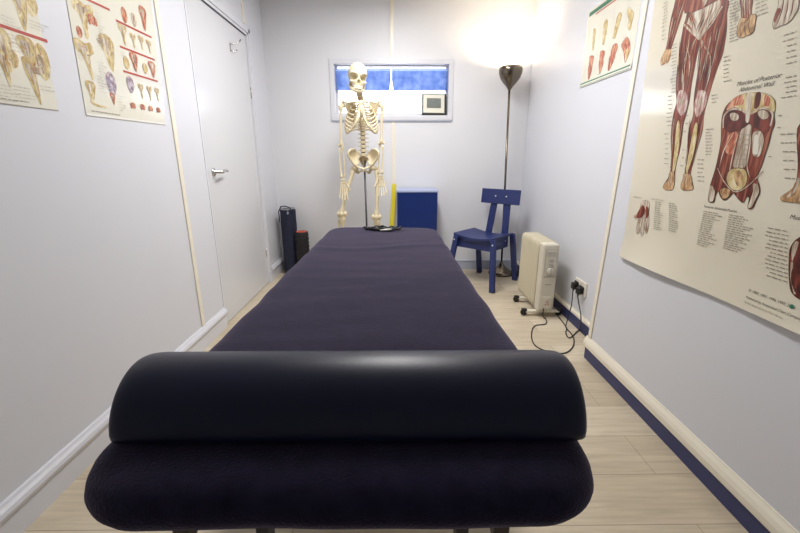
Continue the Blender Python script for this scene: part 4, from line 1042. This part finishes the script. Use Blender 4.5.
P.poly([(643, 201), (649.5, 202), (649.2, 212), (649.5, 219), (649, 227), (647.3, 233.5), (646, 230), (645.2, 225), (644.6, 233), (642.6, 236), (641.6, 231), (641.4, 226), (640.2, 232), (637.6, 233), (637.8, 226), (639, 219.5), (636, 219), (634.2, 216), (637, 214.5), (640, 209)], 'tendon', 1, line=.0007)
P.poly([(640.5, 209), (643.5, 205), (646, 211), (643, 217), (639.5, 218), (636, 217.5)], 'muscle', 2); P.poly([(646.5, 207), (649, 208), (649, 216), (646.5, 218)], 'muscle', 2)
for a in (((644, 217), (642.5, 226), (642.4, 234)), ((646.5, 218), (647, 226), (647, 231)), ((642.5, 217), (640, 225), (639, 231))): P.stroke(a, .0018, 'muscle', 2)
# printing
h1 = P.px(737, 86.3); h2 = P.px(739.5, 92)
w_ = abs(P.px(773.5, 79).x-h1.x)
P.text('Muscles of Posterior', (h1.x, h1.y), .0178); P.text('Abdominal Wall', (h2.x, h2.y), .0178)
q = P.px(790, 218.5); P.text('Muscles of Face', (q.x, q.y), .017)
q = P.px(750.8, 291.2); P.text('© 1987, 1991, 1996, 1997, 2000', (q.x, q.y), .0112, shear=0)
q = P.px(749, 297.8); P.text('Published by Anatomical Chart Company', (q.x, q.y), .0105, shear=0)
q = P.px(747.5, 302.2); P.text('Medical Illustrations by Peter Bachin', (q.x, q.y), .0088, 'ink_soft', shear=.2)
q = P.px(795, 306.5); P.poly([(q.x+.006*math.cos(a*.7), q.y+.006*math.sin(a*.7)) for a in range(9)], 'green_ink', 1, px=False, k=2)
q = P.px(634, 197.3); P.text('Muscles of Hand', (q.x, q.y), .0085, 'ink', 0)
q = P.px(652, 199.3); P.text('Key to the Muscles', (q.x, q.y), .010, 'ink_soft', 0)
q = P.px(704.5, 207.2); P.text('Posterior Abdominal Muscles', (q.x, q.y), .0115, 'ink', 0)
P.block((655.5, 202), (654, 228.5), .055, 14, .0028); P.block((669.5, 203.5), (669, 230.5), .055, 14, .0028)
P.block((704, 211.5), (697, 244), .085, 17, .0026); P.block((729.5, 215), (723.5, 248), .10, 16, .0026)
def labels(side, pts, L=.035, n=1, m='ink_soft'):
    for (u, v) in pts:
        q = P.px(u, v)
        if side > 0: P.bars((q.x, q.y), L*random.uniform(.6, 1), .0026, m)
        else:
            l = L*random.uniform(.6, 1); P.bars((q.x+l, q.y), l, .0026, m)
labels(-1, [(668, 2+i*3.2) for i in range(7)], .035); labels(-1, [(666, 26+i*4.2) for i in range(4)], .03)
labels(-1, [(677, 44+i*3.4) for i in range(15)], .035); labels(-1, [(672.5, 96+i*4.2) for i in range(8)], .034); labels(-1, [(669, 134+i*5) for i in range(7)], .03)
labels(1, [(730, 2+i*3.1) for i in range(14)], .042); labels(1, [(724, 58+i*4) for i in range(7)], .036); labels(1, [(712, 96+i*3.5) for i in range(3)], .03)
labels(1, [(706, 130+i*3.1) for i in range(9)], .036); labels(1, [(698, 160+i*4.2) for i in range(6)], .036); labels(1, [(686, 110), (686.4, 116), (685.5, 124), (684, 132), (683, 150), (682.5, 158), (680.5, 166)], .016)
labels(-1, [(739, 2+i*3.2) for i in range(6)], .03); labels(1, [(756, 1+i*4) for i in range(5)], .05)
labels(-1, [(797, 32+i*6) for i in range(6)], .04); labels(-1, [(797, 76+i*5) for i in range(5)], .05); labels(-1, [(796, 134+i*9) for i in range(6)], .05)
labels(-1, [(788.5, 232+i*4.2) for i in range(13)], .07, m='ink_soft'); labels(1, [(779, 116), (778, 128), (769, 157)], .01)
P.done('anatomy_poster', 'large cream muscle chart on the near right wall showing red full-length figure')

# --- smaller limb chart on the far right wall
P = Poster(XF, -1, lambda y, z: .0003+.012*max(0, (1.60-z)/.1)**2)
b0, b1 = P.px(580.3, 88), P.px(631.3, 70.8); t0_ = P.px(588.6, 12)
P.sheet([(b0.x, b0.y), (b1.x, b0.y), (b1.x, t0_.y), (b0.x, t0_.y)], 'paper2')
Wp = b0.x-b1.x
P.poly([(b0.x-.015, t0_.y-.035), (b0.x-.33, t0_.y-.035), (b0.x-.33, t0_.y-.012), (b0.x-.015, t0_.y-.012)], 'green_ink', 1, px=False, k=1)
P.poly([(b0.x-.10, t0_.y-.048), (b1.x+.015, t0_.y-.048), (b1.x+.015, t0_.y-.040), (b0.x-.10, t0_.y-.040)], 'red_ink', 1, px=False, k=1)
P.poly([(b0.x-.34, t0_.y-.035), (b1.x+.015, t0_.y-.035), (b1.x+.015, t0_.y-.012), (b0.x-.34, t0_.y-.012)], 'red_ink', 1, px=False, k=1)
P.poly([(b0.x-.002, b0.y+.016), (b1.x+.012, b0.y+.016), (b1.x+.012, b0.y+.024), (b0.x-.002, b0.y+.024)], 'green_ink', 1, px=False, k=1)
P.poly([(b0.x-.002, b0.y+.004), (b1.x+.012, b0.y+.004), (b1.x+.012, b0.y+.007), (b0.x-.002, b0.y+.007)], 'green_ink', 1, px=False, k=1)
def limb(c, top, bot, w0, wm, w1, m):
    (u0, v0), (u1, v1) = top, bot; L = []; R = []
    for t, w in ((0, w0), (.2, wm), (.4, wm*.8), (.55, wm*.95), (.75, wm*.7), (1, w1)):
        u, v = u0+(u1-u0)*t, v0+(v1-v0)*t; L.append((u-w/2, v)); R.append((u+w/2, v))
    P.poly(L+R[::-1], m, 1, line=.0009)
limb(0, (594.8, 29), (593, 50), 2, 2.6, 1.2, 'ochre'); limb(0, (606.5, 20), (603.5, 44), 2, 4, 2, 'ochre'); limb(0, (620.6, 13), (614, 38), 2, 4.5, 2.5, 'ochre')
P.poly([(629, 7), (632, 10), (634, 14), (632.5, 21), (630.5, 30), (628, 28), (629, 20), (627.5, 13)], 'ochre', 1, line=.0009)
limb(0, (592, 56), (589, 79), 4, 4.4, 1.2, 'muscle_small'); limb(0, (603, 51), (600, 73), 4, 4.8, 1.2, 'muscle_small'); limb(0, (616, 44), (609, 70), 3, 6, 2, 'muscle_small')
P.poly([(627, 37), (630, 42), (630.5, 50), (628, 57), (625.5, 63), (624.5, 58), (623.5, 51), (621.5, 45)], 'muscle_small', 1, line=.0009)
P.poly([(626, 50), (629, 50), (627, 58), (625.5, 62)], 'ochre', 2)
for r in range(2):
    for k in range(12):
        for c_ in range(4):
            y = b0.x-.03-c_*.14; zz = t0_.y-.075-r*.18-k*.012
            P.bars((y, zz), random.uniform(.02, .035), .002, 'ink_faint')
P.bars((b0.x-.22, b0.y+.036), .05, .004, 'ink_soft')
P.done('anatomy_poster', 'small limb joints chart on far right wall with green bottom line')

# --- two joint charts on the left wall
def bone_shape(P, c, w, h, lean=0, m='ochre', kind=0):
    """knobbly joint drawing around photo point c, size in metres"""
    q = P.px(*c); o = []
    shp = [[(-.5, .45), (-.2, .5), (.1, .42), (.45, .5), (.5, .25), (.2, .12), (.12, -.1), (.1, -.45), (-.05, -.5), (-.12, -.2), (-.25, .1), (-.48, .2)],
           [(-.35, .5), (.3, .5), (.5, .3), (.35, 0), (.2, -.3), (.05, -.5), (-.15, -.35), (-.3, 0), (-.5, .25)],
           [(-.5, .1), (-.2, .35), (.3, .3), (.5, 0), (.35, -.35), (-.1, -.3), (-.4, -.4)],
           [(-.4, .3), (0, .5), (.4, .3), (.45, -.1), (.2, -.42), (-.15, -.5), (-.42, -.15)]][kind]
    P.poly([(q.x+(x+lean*y)*w, q.y+y*h) for x, y in shp], m, 1, px=False, k=3)
    cxs = sum(x for x, y in shp)/len(shp); cys = sum(y for x, y in shp)/len(shp)
    for k in range(9):
        (xa, ya) = shp[k % len(shp)]; f0 = random.uniform(.3, .75); f1 = f0+random.uniform(.1, .25)
        pa = (cxs+(xa-cxs)*f0+random.uniform(-.08, .08), cys+(ya-cys)*f0); pb2 = (cxs+(xa-cxs)*f1+random.uniform(-.08, .08), cys+(ya-cys)*f1+random.uniform(-.1, .1))
        P.stroke([(q.x+(x+lean*y)*w, q.y+y*h) for x, y in (pa, ((pa[0]+pb2[0])/2+.03, (pa[1]+pb2[1])/2), pb2)], min(.004, w*.07), random.choice(('flesh', 'muscle_small', 'ink_soft', 'tendon')), 4, px=False, taper=True)
    P.stroke([(q.x+(x+lean*y)*w, q.y+y*h) for x, y in shp[:len(shp)//2+1]], .0016, 'flesh', 2, px=False)
    if kind < 2: P.poly([(q.x+(x*.5+lean*y)*w-.06*w, q.y+y*.5*h+.14*h) for x, y in shp], 'tendon', 3, px=False, k=3)
# shoulder chart
P = Poster(XL, 1, lambda y, z: .0003)
c_ = [P.px(86, 115.4), P.px(165.5, 125), P.px(151.3, 0), P.px(66, 0)]
ZT = 1.93
def ext(a, b_): return a+(b_-a)*((ZT-a.y)/(b_.y-a.y))
TR, TL = ext(c_[1], c_[2]), ext(c_[0], c_[3])
P.sheet([tuple(c_[0]), tuple(c_[1]), tuple(TR), tuple(TL)], 'paper2')
P.stroke([tuple(c_[0]+V(.004, .005)), tuple(c_[1]+V(-.004, .005))], .008, 'paper_edge', 1, px=False); P.stroke([tuple(c_[1]+V(-.004, 0)), tuple(TR+V(-.004, 0))], .007, 'paper_edge', 1, px=False)
P.stroke([tuple(c_[0]), tuple(c_[1])], .0025, 'ink_soft', 2, px=False); P.stroke([tuple(c_[0]), tuple(TL)], .002, 'ink_soft', 2, px=False)
for a in (((70, -8.5), (109.5, 10)), ((115.6, 20.3), (151.3, 37.5)), ((119.3, 46.3), (154.6, 60)), ((122.9, 71), (157.6, 81.5))): P.stroke([tuple(P.px(*a[0])), tuple(P.px(*a[1]))], .0085, 'red_ink', 1, px=False)
bone_shape(P, (84, 20), .10, .125, .1, 'ochre', 0); bone_shape(P, (92, 20), .05, .05, 0, 'muscle_small', 2); bone_shape(P, (79, 32), .03, .04, 0, 'muscle_small', 3)
bone_shape(P, (87, 60), .09, .13, -.2, 'ochre', 0); bone_shape(P, (108.5, 54), .085, .13, -.1, 'ochre', 1); bone_shape(P, (103, 42), .07, .03, 0, 'tendon', 2)
bone_shape(P, (111, 84), .062, .092, 0, 'violet', 3); bone_shape(P, (112.7, 99), .03, .045, 0, 'muscle_small', 1)
bone_shape(P, (91, 92), .05, .075, .1, 'ochre', 1); P.stroke([(90, 101), (96, 105), (106, 107.5)], .008, 'ochre', 1)
bone_shape(P, (123.8, 15), .04, .062, 0, 'muscle_small', 3); bone_shape(P, (133.5, 20), .036, .055, 0, 'tendon', 3); bone_shape(P, (143, 19), .055, .10, .1, 'muscle_small', 1)
bone_shape(P, (123, 35), .05, .08, 0, 'ochre', 0)
for u, v in ((133, 41), (141, 43), (148.8, 47)): bone_shape(P, (u, v), .036, .055, 0, 'ochre', 0)
bone_shape(P, (126, 63), .04, .05, 0, 'ochre', 3); bone_shape(P, (134, 62.5), .055, .075, 0, 'muscle_small', 1); bone_shape(P, (144.8, 68.5), .04, .045, 0, 'ochre', 3); bone_shape(P, (152, 70), .055, .07, 0, 'muscle_small', 1)
bone_shape(P, (130, 84.5), .05, .068, 0, 'violet', 3)
for u, v in ((141, 91.5), (149.3, 93.5), (157, 95)): bone_shape(P, (u, v), .034, .062, 0, 'ochre', 0)
for u, v in ((132.5, 105.5), (142.4, 107), (150.2, 108.5), (158, 110)): bone_shape(P, (u, v), .034, .034, 0, 'muscle_small', 2)
for u, v, n in ((94, 12, 9), (96, 36, 5), (97, 62, 9), (118, 24, 2), (120, 52, 2), (96, 76, 6), (117, 96, 6), (76, 48, 4)):
    q = P.px(u, v)
    for k in range(n): P.bars((q.x, q.y-k*.011), random.uniform(.02, .055), .0018, 'ink_faint')
P.bars((c_[0].x+.03, c_[0].y+.018), .16, .003, 'ink_soft')
P.done('anatomy_poster', 'shoulder joint chart with red bars on the left wall beside the cream strip')
# hip chart
P = Poster(XL, 1, lambda y, z: .0003)
c1_ = P.px(58.3, 110.6); r1_ = P.px(34.5, 0); dd = P.px(0, 104.5)
TR = c1_+(r1_-c1_)*((ZT-c1_.y)/(r1_.y-c1_.y))
P.sheet([(c1_.x-.51, dd.y), tuple(c1_), tuple(TR), (TR.x-.51, ZT)], 'paper2')
P.stroke([(c1_.x-.51, dd.y), tuple(c1_)], .0028, 'ink_soft', 2, px=False)
P.stroke([tuple(P.px(-60, 5)), tuple(P.px(47, 41.3))], .010, 'red_ink', 1, px=False)
P.stroke([(TR.x-.47, TR.y-.06), (TR.x-.04, TR.y-.06)], .010, 'red_ink', 1, px=False)
bone_shape(P, (20, 8), .06, .13, .1, 'ochre', 1); bone_shape(P, (30, 4), .055, .07, 0, 'ochre', 3)
bone_shape(P, (28.5, 55), .065, .10, -.1, 'ochre', 1); bone_shape(P, (42, 62), .06, .11, 0, 'ochre', 3); bone_shape(P, (40, 63), .03, .05, 0, 'tendon', 3)
bone_shape(P, (33, 82), .040, .135, -.4, 'ochre', 1); bone_shape(P, (36.5, 71), .05, .03, .2, 'tendon', 2)
bone_shape(P, (3, 50), .07, .12, -.2, 'ochre', 1); bone_shape(P, (13, 59), .035, .05, 0, 'ochre', 3); bone_shape(P, (5, 69), .03, .10, -.2, 'ochre', 1)
bone_shape(P, (-40, 60), .09, .16, 0, 'ochre', 0); bone_shape(P, (-50, 0), .09, .14, 0, 'ochre', 0)
for u, v, n in ((0, 15, 3), (28, 20, 3), (5, 33, 3), (8, 42, 3), (-6, 84, 6), (12, 86, 5), (40, 86, 2)):
    q = P.px(u, v)
    for k in range(n): P.bars((q.x, q.y-k*.010), random.uniform(.04, .08), .0018, 'ink_faint')
q = P.px(0, 98.5); P.bars((q.x, q.y), .09, .002, 'ink_soft')
P.done('anatomy_poster', 'hip joint chart on the left wall, the nearest poster to the front')

# ------------------------------------------------------------------ lights
def area(name, loc, rot, sx, sy, e, col):
    l = bpy.data.lights.new(name, 'AREA'); l.shape = 'RECTANGLE'; l.size = sx; l.size_y = sy; l.energy = e; l.color = col
    o = bpy.data.objects.new(name, l); C.objects.link(o); o.location = loc; o.rotation_euler = rot; return o
# ceiling panel fittings
for ly_, lab in ((2.3, 'long white ceiling light fitting above the far half of the couch'),):
    cl = thing('ceiling_light', (0, ly_, ZC), lab, 'ceiling light')
    one('housing', cl, lambda b: b.box((-.17, ly_-.77, ZC-.05), (.17, ly_+.77, ZC), 'trim_white', .004))
    one('diffuser', cl, lambda b: b.box((-.15, ly_-.75, ZC-.056), (.15, ly_+.75, ZC-.05), 'tube_light', .001))
area('ceiling_lamp_light', (0, 2.3, ZC-.062), (0, 0, 0), .28, 1.48, 45, (1, .98, .965))
pl = bpy.data.lights.new('uplighter_glow', 'POINT'); pl.energy = 21; pl.color = (1, .83, .60); pl.shadow_soft_size = .03
po = bpy.data.objects.new('uplighter_glow', pl); C.objects.link(po); po.location = (lbot.x, lbot.y, bulbz+.025)

w = bpy.data.worlds.new('sky'); bpy.context.scene.world = w; w.use_nodes = True
bg = w.node_tree.nodes['Background']; bg.inputs[0].default_value = (.93, .96, 1, 1); bg.inputs[1].default_value = 5.0

sc = bpy.context.scene
sc.view_settings.view_transform = 'Standard'; sc.view_settings.look = 'None'; sc.view_settings.gamma = 1
sc.view_settings.exposure = 0.0; sc.view_settings.use_curve_mapping = False
sc.cycles.use_denoising = True; sc.cycles.max_bounces = 12; sc.cycles.diffuse_bounces = 8; sc.cycles.glossy_bounces = 4; sc.cycles.transparent_max_bounces = 8
sc.cycles.sample_clamp_indirect = 8
